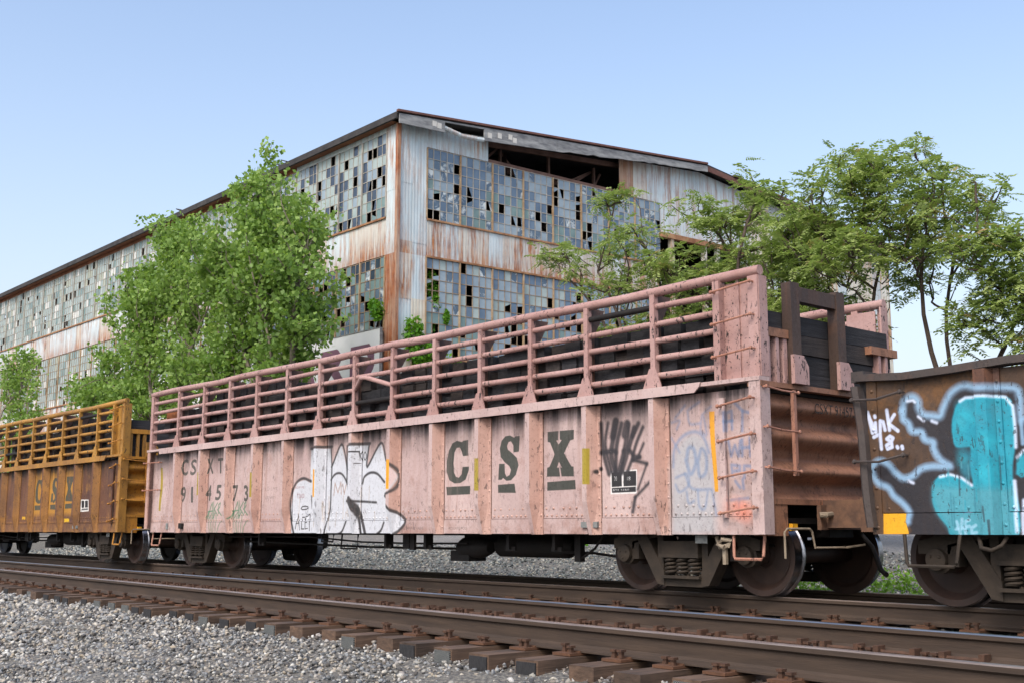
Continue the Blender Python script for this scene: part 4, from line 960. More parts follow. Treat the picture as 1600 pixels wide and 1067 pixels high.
def clad_mat(name, a, b, rust, rust2, amt, bands):
    k = NT(name); z = k.sep(k.pos)[2]
    c = k.mix(k.rng(k.noise(.7, 6), .35, .65), a, b)
    c = k.mix(k.rng(k.noise(1, 5, .65, sc=(5, 5, .35)), .45, .7, 0, .35), c, lin(206, 212, 214))
    s = k.noise(1, 7, .7, sc=(5, 5, .5)); big = k.rng(k.noise(.35, 4), .38, .62)
    m = k.mul(k.rng(s, .50 - amt * .08, .60), k.math('ADD', k.mul(big, .8), .25))
    for (z0, z1) in bands:                                              # rust running up from the lower edge of each strip
        low = k.math('MULTIPLY', k.rng(z, z0 - .02, z0, 0, 1), k.rng(z, z0 + .1, z1, 1, 0))
        m = k.math('MAXIMUM', m, k.mul(low, k.rng(s, .36, .56)))
    c = k.mix(k.math('MULTIPLY', m, amt, True), c, k.mix(k.rng(k.noise(3, 5), .4, .6), rust, rust2))
    d = k.rng(k.noise(1, 4, .7, sc=(22, 22, 5)), .66, .72)
    c = k.mix(k.mul(d, .7), c, lin(86, 66, 56))
    k.bsdf(c, .7, k.noise(8, 5), .2, .02); return k.m
M['clad'] = clad_mat('pale_corrugated_sheet', lin(178, 194, 200), lin(196, 208, 212), lin(134, 82, 48), lin(162, 108, 66), .75, [(12.1, 13.3)])
M['clad_rust'] = clad_mat('rusted_corrugated_sheet', lin(196, 194, 184), lin(180, 182, 178), lin(132, 76, 42), lin(164, 106, 60), .95, [(12.1, 13.5)])
M['clad_yellow'] = clad_mat('ochre_streaked_sheet', lin(206, 206, 196), lin(192, 186, 166), lin(150, 98, 56), lin(178, 130, 84), .95, [(12.1, 13.6)])
M['clad_heavy'] = clad_mat('heavily_rusted_sheet', lin(176, 150, 128), lin(160, 120, 92), lin(126, 70, 40), lin(154, 92, 54), 1.4, [(7.0, 12.0)])
M['mullion'] = plain('ochre_mullion', lin(140, 112, 82), lin(172, 152, 124), 2.5, .8)
M['muntin'] = plain('weathered_muntin', lin(146, 142, 132), lin(172, 168, 160), 3, .8)
M['muntin_rust'] = plain('rusty_muntin', lin(128, 108, 88), lin(158, 142, 122), 3, .8)
M['sill'] = plain('rusty_sill', lin(124, 84, 58), lin(168, 130, 96), 2, .85)
M['fascia'] = plain('grey_fascia_boards', lin(96, 98, 102), lin(150, 152, 152), 2.4, .85, 8, sc=(1, .5, 2))
M['fascia_pale'] = plain('pale_fascia_patch', lin(186, 184, 178), lin(200, 198, 192), 3, .85)
M['roof_dark'] = plain('dark_roofing', lin(44, 44, 46), lin(66, 64, 64), 2, .9)
M['roof_edge'] = plain('rusty_roof_edge', lin(92, 62, 56), lin(112, 80, 72), 2, .85)
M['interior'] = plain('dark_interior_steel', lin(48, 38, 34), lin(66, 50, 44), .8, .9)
M['beam'] = plain('brown_beam_steel', lin(92, 70, 62), lin(116, 90, 80), 1.5, .85)
M['soffit'] = plain('rust_brown_strip', lin(112, 72, 52), lin(146, 96, 68), 1.5, .9)

def glass(name, a, b, rough, spec, blotch=None, metal=0):
    k = NT(name); n = k.noise(1.3, 5, .6)
    c = k.mix(k.rng(n, .35, .65), a, b); r = rough
    if blotch:
        s = k.rng(k.noise(2.1, 7, .66, dist=.8), .50, .60); s = k.mul(s, k.rng(k.noise(.5, 2), .35, .5))
        c = k.mix(s, c, blotch); r = k.rng(s, 0, 1, rough, .7)
    k.bsdf(c, r, k.noise(5, 3), .05, .01, metal, spec); return k.m
GL = {
    'blue': glass('dusty_blue_glass', lin(84, 104, 126), lin(100, 120, 140), .25, .5),
    'navy': glass('clear_dark_glass', lin(42, 54, 70), lin(56, 70, 88), .1, .6),
    'pale': glass('frosted_pale_glass', lin(160, 174, 172), lin(138, 154, 154), .4, .4),
    'teal': glass('wired_teal_glass', lin(96, 120, 122), lin(118, 142, 140), .3, .5),
    'smear': glass('whitewashed_glass', lin(72, 92, 112), lin(96, 114, 130), .25, .5, lin(190, 200, 202)),
    'haze': glass('hazy_blue_glass', lin(124, 142, 156), lin(144, 160, 170), .35, .45),
    'white': glass('white_pane', lin(206, 208, 204), lin(188, 192, 190), .5, .4),
    'olive': glass('yellowed_glass', lin(150, 158, 144), lin(160, 166, 152), .4, .4),
}
PER, AMP = .15, .008
def sheet(e, n, s0, s1, zb, zt, mat, name='cladding_sheet', off=0.0, par=None):
    """one corrugated sheet; zb, zt are numbers or functions of s"""
    k = max(2, int(round((s1 - s0) / PER * 4))); fb = zb if callable(zb) else (lambda s: zb); ft = zt if callable(zt) else (lambda s: zt)
    V = []; F = []
    for i in range(k + 1):
        s = s0 + (s1 - s0) * i / k; d = off + AMP * math.sin(2 * math.pi * s / PER)
        p = K0 + e * s + n * d
        V += [(p[0], p[1], fb(s)), (p[0], p[1], ft(s))]
    for i in range(k): F.append((2*i, 2*i+2, 2*i+3, 2*i+1))
    return MB().add(V, F).build(name, mat, par or mill, 80)
def sheets(e, n, s0, s1, zb, zt, mats, w=.82):
    k = max(1, round((s1 - s0) / w))
    for i in range(k):
        a, b = s0 + (s1 - s0) * i / k, s0 + (s1 - s0) * (i + 1) / k
        j = random.uniform(0, .05)
        sheet(e, n, a - .02, b + .02, zb, (zt if callable(zt) else zt), random.choice(mats), off=.012 * (i % 2) + random.uniform(-.003, .003))

def roof_z(t): return np.interp(t, [-1, 0, 18.4, 35.4], [17.92, 18.0, 19.4, 17.28])
CL, CR, CY_ = M['clad'], M['clad_rust'], M['clad_yellow']
LEN = 60.0; BL_ = 1.87
# left (track side) face
for q, (a, b_) in enumerate(((7.0, 9.6), (9.55, 12.10), (12.05, 14.9), (14.85, 17.72))): sheet(EL, NL, 0, .86, a, b_, M['clad_heavy'] if q < 2 else CL, off=.012 * (q % 2))
for s in np.arange(.84, LEN - .9, .935):
    far_ = s > 9
    sheet(EL, NL, s - .02, s + .955, 12.10, 13.70 + (.0 if far_ else 0), random.choice([CL, CR] if s < 30 else [CR, CL, CL]), off=.012 * (int(s) % 2))
    m_ = CL if s < 7.5 else M['soffit']
    sheet(EL, NL, s - .02, s + .955, 17.50, 17.74, m_, off=.0)
    if s > 30: sheet(EL, NL, s - .02, s + .955, GB, 8.62, random.choice([CR, CR, CL]), off=.01 * (int(s) % 2))
    else: sheet(EL, NL, s - .02, s + .955, GB, 8.9, CR, off=-.10 + .01 * (int(s) % 2))
# right (gable) face
for q, (a, b_) in enumerate(((7.75, 10.2), (10.15, 12.64), (12.6, 15.2), (15.15, 17.2))): sheet(ER, NR, .0, .74, a, b_, CL if q != 1 else CR, off=.012 * (q % 2)); sheet(ER, NR, .72, 1.46, a, b_, CY_ if q == 0 else CL, off=.016 - .012 * (q % 2))
sheets(ER, NR, 0, 1.44, 17.15, lambda t: roof_z(t) - .3, [CL])
sheets(ER, NR, 0, .8, GB, 7.7, [CR])
sheets(ER, NR, 1.44, 4.68, 16.93, lambda t: roof_z(t) - .3, [CL])
sheets(ER, NR, 1.44, 15.5, 12.12, 13.70, [CR, CR, CL])
sheets(ER, NR, 12.75, 14.6, 16.93, lambda t: roof_z(t) - .3, [M['clad_heavy'], CR]); sheets(ER, NR, 14.6, 15.5, 16.93, lambda t: roof_z(t) - .3, [CL])
sheets(ER, NR, 15.5, 21.4, 15.3, lambda t: roof_z(t) - .3, [CL])
sheets(ER, NR, 21.4, 34.9, 12.2, lambda t: roof_z(t) - .3, [CL, CY_, CY_]); sheets(ER, NR, 21.4, 34.9, GB, 12.25, [CY_, CY_, CR])
sheets(ER, NR, 8.6, 15.5, GB, 7.8, [CY_, CR])
sheets(ER, NR, 15.5, 21.4, GB, 11.0, [CL, CL, CR])
# corner trim strips
b = MB()
for z0, z1 in ((GB, 12.6), (12.6, 17.68)):
    p = K0 + NL * .03 + NR * .03
    b.bar((p[0], p[1], z0), (p[0], p[1], z1 - .004), .16, .16)
b.build('corner_trim', M['clad_heavy'], mill)

# windows: each bay is a frame with its panes
pane_jobs = []
def bay(e, n, s0, s1, zb, zt, cols, rows, kinds, miss, mun, sub=None, mul=None):
    fr = MB(); w = (s1 - s0) / cols; h = (zt - zb) / rows
    P = lambda s, z, d: tuple(K0 + e * s + n * d + np.array((0, 0, z)))
    up = tuple(n)
    fr.cur = 1; fr.bar(P(s0, zb, .0), P(s0, zt, .0), .062, .10, up)
    fr.cur = 0
    for i in range(1, cols): fr.bar(P(s0 + i*w, zb, -.02), P(s0 + i*w, zt, -.02), .028, .04, up)
    for j in range(rows + 1): fr.bar(P(s0 + .03, zb + j*h, -.021), P(s1 - .03, zb + j*h, -.021), .026, .036, up)
    o = fr.build('window', [mun, mul or M['mullion']], mill)
    NB = {}
    for i in range(cols):
        for j in range(rows):
            q = random.random(); cell = (i // 2, j // 2)
            if cell not in NB: NB[cell] = (random.choice(kinds(i, j, rows)), random.choice((.3, .5, .8, 1.6, 3.2)))
            q /= NB[cell][1]
            kd = NB[cell][0] if random.random() < .55 else random.choice(kinds(i, j, rows))
            if (sub and sub(i, j)) or q < miss: 
                if random.random() < .45: pane_jobs.append((o, e, n, s0 + i*w, s0 + (i+1)*w, zb + j*h, zb + (j+1)*h, kd, True))
                continue
            pane_jobs.append((o, e, n, s0 + i*w, s0 + (i+1)*w, zb + j*h, zb + (j+1)*h, kd, False))
def k_right(i, j, rows):
    return ['blue', 'haze', 'smear', 'haze', 'smear', 'blue', 'haze'] if j > 2 else ['teal', 'smear', 'haze', 'teal', 'smear', 'blue']
def k_right_low(i, j, rows): return ['blue', 'haze', 'haze', 'blue', 'smear', 'haze', 'pale'] if j > 3 else ['teal', 'blue', 'teal', 'haze']
def k_left(i, j, rows): return ['navy', 'pale', 'pale', 'navy', 'pale', 'haze'] if j > 1 else ['pale', 'teal', 'navy', 'pale']
def k_left_low(i, j, rows): return ['teal', 'smear', 'navy', 'teal', 'smear']
def k_far(i, j, rows): return ['pale', 'pale', 'teal', 'pale', 'pale', 'olive', 'pale', 'teal', 'white', 'pale', 'pale']
for i, s in enumerate(np.linspace(1.44, 15.5, 9)[:-1]):
    bay(ER, NR, s, s + 1.757, 13.76, 16.90, 5, 7, k_right, .13 if i < 5 else .06, M['muntin'])
    holes = (lambda a, j: a < 2 and 5 <= j < 8) if i == 0 else None
    bay(ER, NR, s, s + 1.757, 7.85, 12.08, 5, 9, k_right_low, .10 if i else .04, M['muntin_rust'], holes)
    for zz, dd in ((13.72, .03), (7.80, .03), (12.10, .02)):
        q = K0 + ER * s; r = K0 + ER * (s + 1.75)
        MB().bar((q[0] + dd, q[1], zz), (r[0] + dd, r[1], zz), .10, .08).build('window_sill', M['sill'], mill)
i = 0; s = .84
while s < LEN - 2:
    far_ = s > 8.5
    kk = k_far if far_ else k_left
    up_rust = 48.6 < s < 49.2
    bay(EL, NL, s, s + BL_, 13.76, 17.50, 5, 8, kk, .055 if far_ else .14, M['muntin'], None, M['muntin'])
    bay(EL, NL, s, s + BL_, 8.98 if s < 30 else 8.70, 12.06, 5, 7, k_far if far_ else k_left_low, .07 if far_ else .10, M['muntin_rust'], (lambda a, j: j < 2 and a < 2) if i == 0 else None)
    for zz in (13.72, 8.90 if s < 30 else 8.66):
        q = K0 + EL * (s + .004); r = K0 + EL * (s + BL_ - .004)
        MB().bar((q[0], q[1] - .03, zz), (r[0], r[1] - .03, zz), .10, .08).build('window_sill', M['sill'], mill)
    s += BL_; i += 1
# the 300 panes that show largest are parts of their own, the rest one mesh
def scr(j):
    c = K0 + j[1] * j[3]; d = np.array((c[0], c[1])); r = d / np.linalg.norm(d)
    return (j[4] - j[3]) * abs(r @ j[2][:2]) / np.linalg.norm(d)
pane_jobs.sort(key=scr, reverse=True)
def pane_geo(j):
    o, e, n, s0, s1, z0, z1, kind, broken = j
    g = .012; t1, t2, t3 = (random.uniform(-.008, .008) for _ in range(3))
    P = lambda s, z, d: tuple(K0 + e * s + n * (d - .022) + np.array((0, 0, z)))
    a, b, c, d = P(s0+g, z0+g, t1), P(s1-g, z0+g, t2), P(s1-g, z1-g, t3), P(s0+g, z1-g, t1 + t3 - t2)
    if not broken: return [a, b, c, d]
    u = random.uniform(.3, .7); w = random.uniform(.3, .7)
    lp = lambda p, q, f: tuple(np.array(p) * (1 - f) + np.array(q) * f)
    return random.choice([[a, b, lp(b, c, u), lp(a, d, w * .5)], [d, a, lp(a, b, u), lp(d, c, w * .6)], [c, d, lp(d, a, u), lp(c, b, w * .4)], [b, c, lp(c, d, u), lp(b, a, w * .3)]])
rest = {}
for q, j in enumerate(pane_jobs):
    g = pane_geo(j); back = [tuple(np.array(p) - j[2] * .006) for p in g]
    fs = [(0,1,2,3), (7,6,5,4), (0,4,5,1), (1,5,6,2), (2,6,7,3), (3,7,4,0)]
    if q < 300: MB().add(g + back, fs).build('pane', GL[j[7]], j[0])
    else: rest.setdefault(j[7], MB()).add(g, [(0,1,2,3)])
allm = MB(); names = list(rest)
for i, kd in enumerate(names):
    allm.cur = i; allm.add(rest[kd].v, rest[kd].f)
far_panes = allm.build('panes', [GL[k] for k in names], mill); far_panes['kind'] = 'stuff'

# roof, fascia, eaves
def RP(s, t, z): return tuple(K0 + EL * s + (ER) * t + np.array((0, 0, z)))
rb = MB()
for t0, t1 in ((-.45, 18.4), (18.4, 35.4)):
    a = [RP(-.55, t0, roof_z(t0) + .02), RP(LEN, t0, roof_z(t0) + .02), RP(LEN, t1, roof_z(t1) + .02), RP(-.55, t1, roof_z(t1) + .02)]
    rb.add(a + [(p[0], p[1], p[2] - .12) for p in a], [(3,2,1,0), (4,5,6,7), (0,1,5,4), (1,2,6,5), (2,3,7,6), (3,0,4,7)])
rb.build('roof', M['roof_dark'], mill)
MB().bar(RP(-.5, -.43, 17.80), RP(LEN, -.43, 17.80), .10, .22).build('gutter', M['roof_dark'], mill)
MB().add([RP(0, -.36, 17.70), RP(LEN, -.36, 17.70), RP(LEN, .02, 17.72), RP(0, .02, 17.72)], [(0,1,2,3)]).build('soffit', M['soffit'], mill)
x_ = [-.4, 1.9, 4.0, 8.2, 12.4, 16.0, 18.42]
drops = [.52, .62, .70, .66, .50, .44, .42]
for i in range(len(x_) - 1):
    t0, t1 = x_[i] + .006, x_[i + 1] - .006
    if i == 1:
        MB().prism([(0, 0), (1, 0)][:0] or [(t0, roof_z(t0) - .02), (t1, roof_z(t1) - .02), (t1, roof_z(t1) - .16), (t0, roof_z(t0) - .16)], 'x', -.03, .03).v
    V = []
    d0, d1 = (drops[i], drops[i + 1]) if i != 1 else (.16, .18)
    m = max(2, int((t1 - t0) / .35))
    for q in range(m + 1):
        t = t0 + (t1 - t0) * q / m; dd = d0 + (d1 - d0) * q / m + (random.uniform(-.05, .03) if i >= 3 and 0 < q < m else 0)
        for s_, z_ in ((-.56, -.10), (-.62, -.10), (-.62, -dd), (-.56, -dd)): V.append(RP(s_, t, roof_z(t) + z_))
    F_ = [(4*q+k, 4*q+(k+1)%4, 4*q+4+(k+1)%4, 4*q+4+k) for q in range(m) for k in range(4)] + [(3,2,1,0), (4*m, 4*m+1, 4*m+2, 4*m+3)]
    MB().add(V, F_).build('fascia_board', M['fascia'], mill)
MB().tube([RP(-.5, 1.9, roof_z(1.9) - .36), RP(-.5, 2.9, roof_z(2.9) - .62), RP(-.55, 4.0, roof_z(4) - .66)], .10, 8).build('sagging_gutter', CL, mill)
for t, z in ((1.25, .30), (1.5, .36), (4.2, .42), (4.75, .36), (5.35, .34), (5.6, .46)):
    q = RP(-.628, t, roof_z(t) - z); MB().box(q[0] - .006, q[0] + .006, q[1], q[1] + .22, q[2] - .12, q[2] + .12).build('fascia_patch', M['fascia_pale'], mill)
for i in range(12):
    t0, t1 = -.5 + i * 2.99, -.5 + (i + 1) * 2.99 - .01
    if t0 < 18.4 < t1: t1 = 18.4
    MB().bar(RP(-.60, t0, roof_z(t0) + .02), RP(-.60, t1, roof_z(t1) + .02), .16, .09).build('roof_edge_strip', M['roof_edge'], mill)
for i in range(8):
    t0 = 18.45 + i * 2.1; t1 = t0 + 2.08
    MB().bar(RP(-.56, t0, roof_z(t0) - .22), RP(-.56, t1, roof_z(t1) - .22), .05, .26).build('fascia_board', M['roof_edge'], mill)
for s_ in (8.6, 9.3, 12, 20):
    q = RP(s_, -.3, 18.1); MB().bar((q[0], q[1], q[2] - .08), (q[0] - .5, q[1], q[2] + .12), .3, .05).build('loose_roofing', M['roof_dark'], mill)

# inside: back walls, floors, trusses seen through the gable hole and broken panes
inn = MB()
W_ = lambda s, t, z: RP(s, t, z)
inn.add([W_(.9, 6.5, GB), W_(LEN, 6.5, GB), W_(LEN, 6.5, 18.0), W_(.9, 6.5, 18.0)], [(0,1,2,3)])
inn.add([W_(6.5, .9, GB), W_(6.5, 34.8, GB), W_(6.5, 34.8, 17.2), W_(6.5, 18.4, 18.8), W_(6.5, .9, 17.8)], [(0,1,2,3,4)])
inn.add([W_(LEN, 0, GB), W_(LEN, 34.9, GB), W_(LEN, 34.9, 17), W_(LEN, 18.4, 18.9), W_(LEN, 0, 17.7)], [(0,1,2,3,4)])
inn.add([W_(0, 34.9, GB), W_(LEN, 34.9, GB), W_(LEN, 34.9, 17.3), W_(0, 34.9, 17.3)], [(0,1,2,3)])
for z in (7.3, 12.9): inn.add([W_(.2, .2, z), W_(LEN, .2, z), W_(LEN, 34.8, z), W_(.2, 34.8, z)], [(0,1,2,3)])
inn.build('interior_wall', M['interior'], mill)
def beam(name, p, q, w, h, m=None): return MB().bar(p, q, w, h).build(name, m or M['beam'], mill)
beam('truss_chord', W_(.15, 4.4, 16.98), W_(.15, 15.4, 16.98), .18, .20)
beam('truss_chord', W_(.5, 4.4, 17.9), W_(.5, 15.4, 18.7), .16, .22); beam('truss_chord', W_(2.2, 4.4, 17.6), W_(2.2, 16, 17.7), .16, .45)
for a, b_ in ((5.0, 6.2), (7.4, 6.2), (9.9, 12.0), (12.0, 12.6), (10.4, 12.0)):
    beam('truss_web', W_(1.2, a, 17.05), W_(1.2, b_, 18.15), .10, .10)
for t in (6.2, 9.1, 12.0): beam('truss_web', W_(1.0, t, 17.05), W_(1.0, t, 18.3), .12, .12)
for t in (16.2, 18.6, 19.6): beam('column', W_(-.05, t, GB), W_(-.05, t, 15.3), .22, .22, CY_)
beam('lintel', W_(-.12, 15.4, 15.25), W_(-.12, 21.5, 15.25), .25, .25, M['sill'])
beam('column', W_(.3, 2.0, GB), W_(.3, 2.0, 7.8), .25, .25); beam('column', W_(.3, 5.4, GB), W_(.3, 5.4, 7.8), .2, .2); beam('brace', W_(.3, 3.8, 7.7), W_(.3, 5.3, 6.6), .12, .12)
for t in np.arange(2, 15, 2.6): beam('rafter', W_(.3, t, 7.5), W_(5.5, t, 7.5), .14, .3)
for z in (9.3, 10.6, 14.9, 15.9):
    beam('girt', W_(1.6, 1.2, z), W_(1.6, 15, z + .1), .14, .22, M['interior'])

# billboard on the track side wall
sgp = Paint(-71.0, -39.0, 5.0, 9.0, .02)
MAR = (112, 72, 92)
for ch, a, c, zb_, zt_ in (('D', 1.25, 2.95, 6.92, 8.35), ('R', 3.45, 5.3, 6.92, 8.40), ('A', 5.8, 7.9, 6.92, 8.40)):
    sgp.text(ch, -38.44 - c, -38.44 - a, zb_, zt_, MAR, .97, .12, 7)
im_ = sgp.a
for (a, c, z0, z1) in ((8.3, 9.5, 7.3, 8.4), (10.0, 11.7, 6.9, 8.4), (12.8, 14.6, 7.3, 8.5), (15.6, 17.2, 6.9, 8.4), (18.2, 19.8, 7.5, 8.5), (21, 22.2, 7.2, 8.4), (23.5, 24.8, 6.9, 8.4), (26, 27.4, 7.0, 8.4), (28.4, 29.6, 6.7, 8.3)):
    sh = .2; sgp.poly([(-38.44 - c, z0), (-38.44 - a, z0), (-38.44 - a + sh, z1), (-38.44 - c + sh, z1)], MAR, .95, .02)
sign_img = sgp.image('billboard_lettering')
k = NT('white_billboard_face')
c = k.mix(k.rng(k.noise(.8, 4), .35, .65), lin(214, 218, 220), lin(226, 228, 228))
x0, x1, z0, z1 = sgp.b
q = k.sep(k.scl(k.pos, (1/(x1-x0), 1, 1/(z1-z0)), (-x0/(x1-x0), 0, -z0/(z1-z0)))); cb = k.new('ShaderNodeCombineXYZ'); k.put(cb.inputs[0], q[0]); k.put(cb.inputs[1], q[2])
t = k.new('ShaderNodeTexImage'); t.image = sign_img; t.extension = 'CLIP'; k.put(t.inputs[0], cb.outputs[0])
k.bsdf(k.mix(t.outputs['Alpha'], c, t.outputs['Color']), .55, None)
sroot = empty('billboard', (-54, 26.75, 5.5), 'long white billboard with maroon block letters on the mill wall', 'sign')
for i in range(5):
    a, c2 = -39.16 - i * 6.1, -39.16 - (i + 1) * 6.1 + .012
    MB().box(c2, a, 26.72, 26.80, 5.6, 8.93).build('sign_panel', k.m, sroot)
MB().box(-39.155, -39.12, 26.70, 26.82, 5.58, 8.95).box(-69.7, -39.155, 26.70, 26.82, 8.935, 8.97).build('sign_frame', M['fascia'], sroot)
for x in (-41, -48, -56, -64): MB().box(x - .1, x + .1, 26.8, 27.0, GB, 8.6).build('sign_post', M['beam'], sroot)

# ------------------------------------------------------------------ trees and greenery
def leaf_mat(name, a, b, c, trans=.45):
    k = NT(name); at = k.new('ShaderNodeAttribute'); at.attribute_name = 'tint'
    f = at.outputs['Fac']
    col = k.mix(k.rng(f, 0, .6), a, b); col = k.mix(k.rng(f, .72, 1.0), col, c)
    col = k.mix(k.rng(k.noise(.7, 3), .35, .65, 0, .35), col, a)
    d = k.new('ShaderNodeBsdfPrincipled'); k.put(d.inputs['Base Color'], col); d.inputs['Roughness'].default_value = .5; d.inputs['Specular IOR Level'].default_value = .35
    t = k.new('ShaderNodeBsdfTranslucent'); k.put(t.inputs[0], k.mix(.5, col, lin(140, 170, 40)))
    m = k.new('ShaderNodeMixShader'); m.inputs[0].default_value = trans
    k.t.links.new(d.outputs[0], m.inputs[1]); k.t.links.new(t.outputs[0], m.inputs[2]); k.t.links.new(m.outputs[0], k.out.inputs[0])
    return k.m
M['leaf_poplar'] = leaf_mat('poplar_leaves', lin(110, 143, 69), lin(151, 181, 97), lin(199, 215, 129))
M['leaf_sumac'] = leaf_mat('tree_of_heaven_leaves', lin(134, 154, 89), lin(169, 183, 115), lin(179, 142, 109))
M['leaf_vine'] = leaf_mat('vine_leaves', lin(74, 128, 34), lin(104, 160, 44), lin(140, 188, 66), .45)
M['weed'] = leaf_mat('weed_leaves', lin(96, 140, 44), lin(128, 170, 60), lin(160, 160, 90), .4)
M['bark'] = plain('grey_bark', lin(96, 88, 78), lin(128, 120, 108), 3, .9, sc=(3, 3, .6))
M['bark_dark'] = plain('dark_bark', lin(62, 52, 46), lin(86, 74, 66), 4, .9, sc=(3, 3, .6))

def leaf_quads(C, size, r, droop=0.0):
    """folded leaf = two triangles pairs -> here one rhombic quad per leaf, random attitude"""
    n = len(C); d = r.normal(size=(n, 3)); d[:, 2] -= droop; d /= np.linalg.norm(d, axis=1, keepdims=True)
    w = np.cross(d, r.normal(size=(n, 3))); w /= np.linalg.norm(w, axis=1, keepdims=True)
    L = size[:, None]
    nrm = np.cross(d, w)
    V = np.stack([C - d*L*.5, C + w*L*.42 + d*L*.02 + nrm*L*.08, C + d*L*.6, C - w*L*.42 + d*L*.02 + nrm*L*.08], 1).reshape(-1, 3)
    F = np.arange(n * 4).reshape(n, 4); return V, F

def limb(b, p, q, r0, r1, r, wob=.06, seg=5):
    p, q = np.array(p, float), np.array(q, float); L = np.linalg.norm(q - p); A, B = r.normal(size=3) * wob * L, r.normal(size=3) * wob * L * .6
    pts = [p * (1 - f) + q * f + A * math.sin(math.pi * f) + B * math.sin(2 * math.pi * f) + np.array((0, 0, .06 * L * math.sin(math.pi * f))) for f in np.linspace(0, 1, seg + 1)]
    b.tube(pts, [r0 + (r1 - r0) * i / seg for i in range(seg + 1)], 6); return pts

def poplar(label, base, trunks, lobes, n_cl, per, leaf, seed, group=None):
    r = np.random.default_rng(seed); root = empty('poplar_tree', base, label, 'tree', group)
    b = MB(); tops = []
    for (tx, ty, tz) in trunks:
        tops += limb(b, base, (base[0] + tx, base[1] + ty, base[2] + tz), .20, .03, r, .05, 9)[2:]
    C = []; SP = []; w = np.array([l[3] * l[4] * l[5] for l in lobes]) ** .7; w /= w.sum()
    for i in range(n_cl):                       # leafy limbs: clumps of leaves strung along each, thickest at the tip
        l = lobes[r.choice(len(lobes), p=w)]; u = r.normal(size=3); u /= np.linalg.norm(u); u[2] = abs(u[2]) if r.uniform() < .5 else u[2]
        q = np.array(l[:3]) + u * r.uniform(.5, 1.08) * np.array(l[3:6])
        p = min(tops, key=lambda t: np.linalg.norm((t - q) * np.array((1, 1, .6)) + np.array((0, 0, .9))))
        pts = limb(b, p, q, .035, .008, r, .09, 5); L = np.linalg.norm(q - p); m = int(np.clip(L / .42, 2, 6))
        for k in range(m):
            f = 1 - k * .42 / max(L, .9); x = f * 5; i0 = min(4, max(0, int(x)))
            C.append(pts[i0] + (pts[i0 + 1] - pts[i0]) * (x - i0) + r.normal(0, .10, 3)); SP.append(r.uniform(.15, .30))
    C = np.array(C); n_cl = len(C)
    b.build('trunk', M['bark'], root, 60)
    spread = np.array(SP)[:, None, None]
    P = (C[:, None] + r.normal(size=(n_cl, per, 3)) * spread * np.array((1, 1, .75))).reshape(-1, 3)
    V, F = leaf_quads(P, r.uniform(.7, 1.25, len(P)) * leaf, r, .3)
    tint = np.clip(np.repeat(r.uniform(0, .55, n_cl), per) + r.normal(0, .18, len(P)) + (P[:, 2] - P[:, 2].mean()) * .012, 0, 1)
    raw_mesh('crown', V - np.array(base), F, M['leaf_poplar'], root, attr=np.repeat(tint, 4))
    return root

def fronds(P, D, L, r):
    """pinnate leaves: rachis direction D, drooping; each with 2 x 7 leaflets and a tip"""
    n = len(P); side = np.cross(D, np.array((0, 0, 1.0))) + 1e-6; side /= np.linalg.norm(side, axis=1, keepdims=True); upv = np.cross(side, D)
    Vs = []
    for k in range(8):
        f = (k + 1.2) / 9
        c = P + D * (L * f)[:, None] - np.array((0, 0, 1.0)) * (L * .42 * f * f)[:, None]
        for s in ((-1, 1) if k < 7 else (0,)):
            ll = (L * .27 * (1 - .35 * abs(f - .45)))[:, None]
            d = side * s * .88 + D * (.42 if s else 1.0) - np.array((0, 0, 1.0)) * r.uniform(.1, .6, (n, 1)); d /= np.linalg.norm(d, axis=1, keepdims=True)
            w = np.cross(d, upv + r.normal(0, .25, (n, 3))); w /= np.linalg.norm(w, axis=1, keepdims=True)
            Vs.append(np.stack([c, c + d*ll*.45 + w*ll*.21, c + d*ll, c + d*ll*.45 - w*ll*.21], 1))
    V = np.concatenate(Vs, 0).reshape(-1, 3); m = len(Vs); return V, np.arange(n * m * 4).reshape(-1, 4), m

def ailanthus(label, base, stems, lobes, n_tw, seed, group, leafL=.42):
    """many-stemmed tree: dark thin limbs fan out to rosettes of pinnate leaves"""
    r = np.random.default_rng(seed); root = empty('ailanthus_tree', base, label, 'tree', group); b = MB(); nodes = []
    for s in stems:
        pts = limb(b, base, (base[0] + s[0], base[1] + s[1], base[2] + s[2]), s[3], .026, r, .05, 9); nodes += pts[3:]
    w = np.array([l[3] * l[4] * l[5] for l in lobes]) ** .55; w /= w.sum(); PP = []; DD = []; LL = []; TT = []
    for i in range(n_tw):
        l = lobes[r.choice(len(lobes), p=w)]; u = r.normal(size=3); u /= np.linalg.norm(u); u[2] = abs(u[2]) if r.uniform() < .25 else u[2]
        q = np.array(l[:3]) + u * np.array(l[3:6]) * r.uniform(.45, 1.05)
        p = min(nodes, key=lambda t: np.linalg.norm((t - q) * np.array((1, 1, .55)) + np.array((0, 0, .5 if t[2] > q[2] else 0)) * 2))
        if i % 3 == 0: pts = limb(b, p, q, .026, .008, r, .10, 5); nodes.append(pts[3])
        else: limb(b, p + (q - p) * .3, q, .013, .006, r, .10, 4)
        k = r.integers(7, 11); red = .85 + r.uniform(0, .15) if r.uniform() < .16 else 0
        for j in range(k):
            a = 6.283 * j / k + r.uniform(-.4, .4); el = r.uniform(-.5, .9)
            PP.append(q + r.normal(0, .07, 3)); DD.append((math.cos(a) * math.cos(el), math.sin(a) * math.cos(el), math.sin(el)))
            LL.append(leafL * r.uniform(.65, 1.15)); TT.append(red if red and j < 4 else np.clip(r.normal(.35, .2), 0, .7))
    b.build('trunk', M['bark_dark'], root, 60)
    V, F, m = fronds(np.array(PP), np.array(DD), np.array(LL), r)
    raw_mesh('crown', V - np.array(base), F, M['leaf_sumac'], root, attr=np.repeat(np.tile(TT, m), 4))
    return root

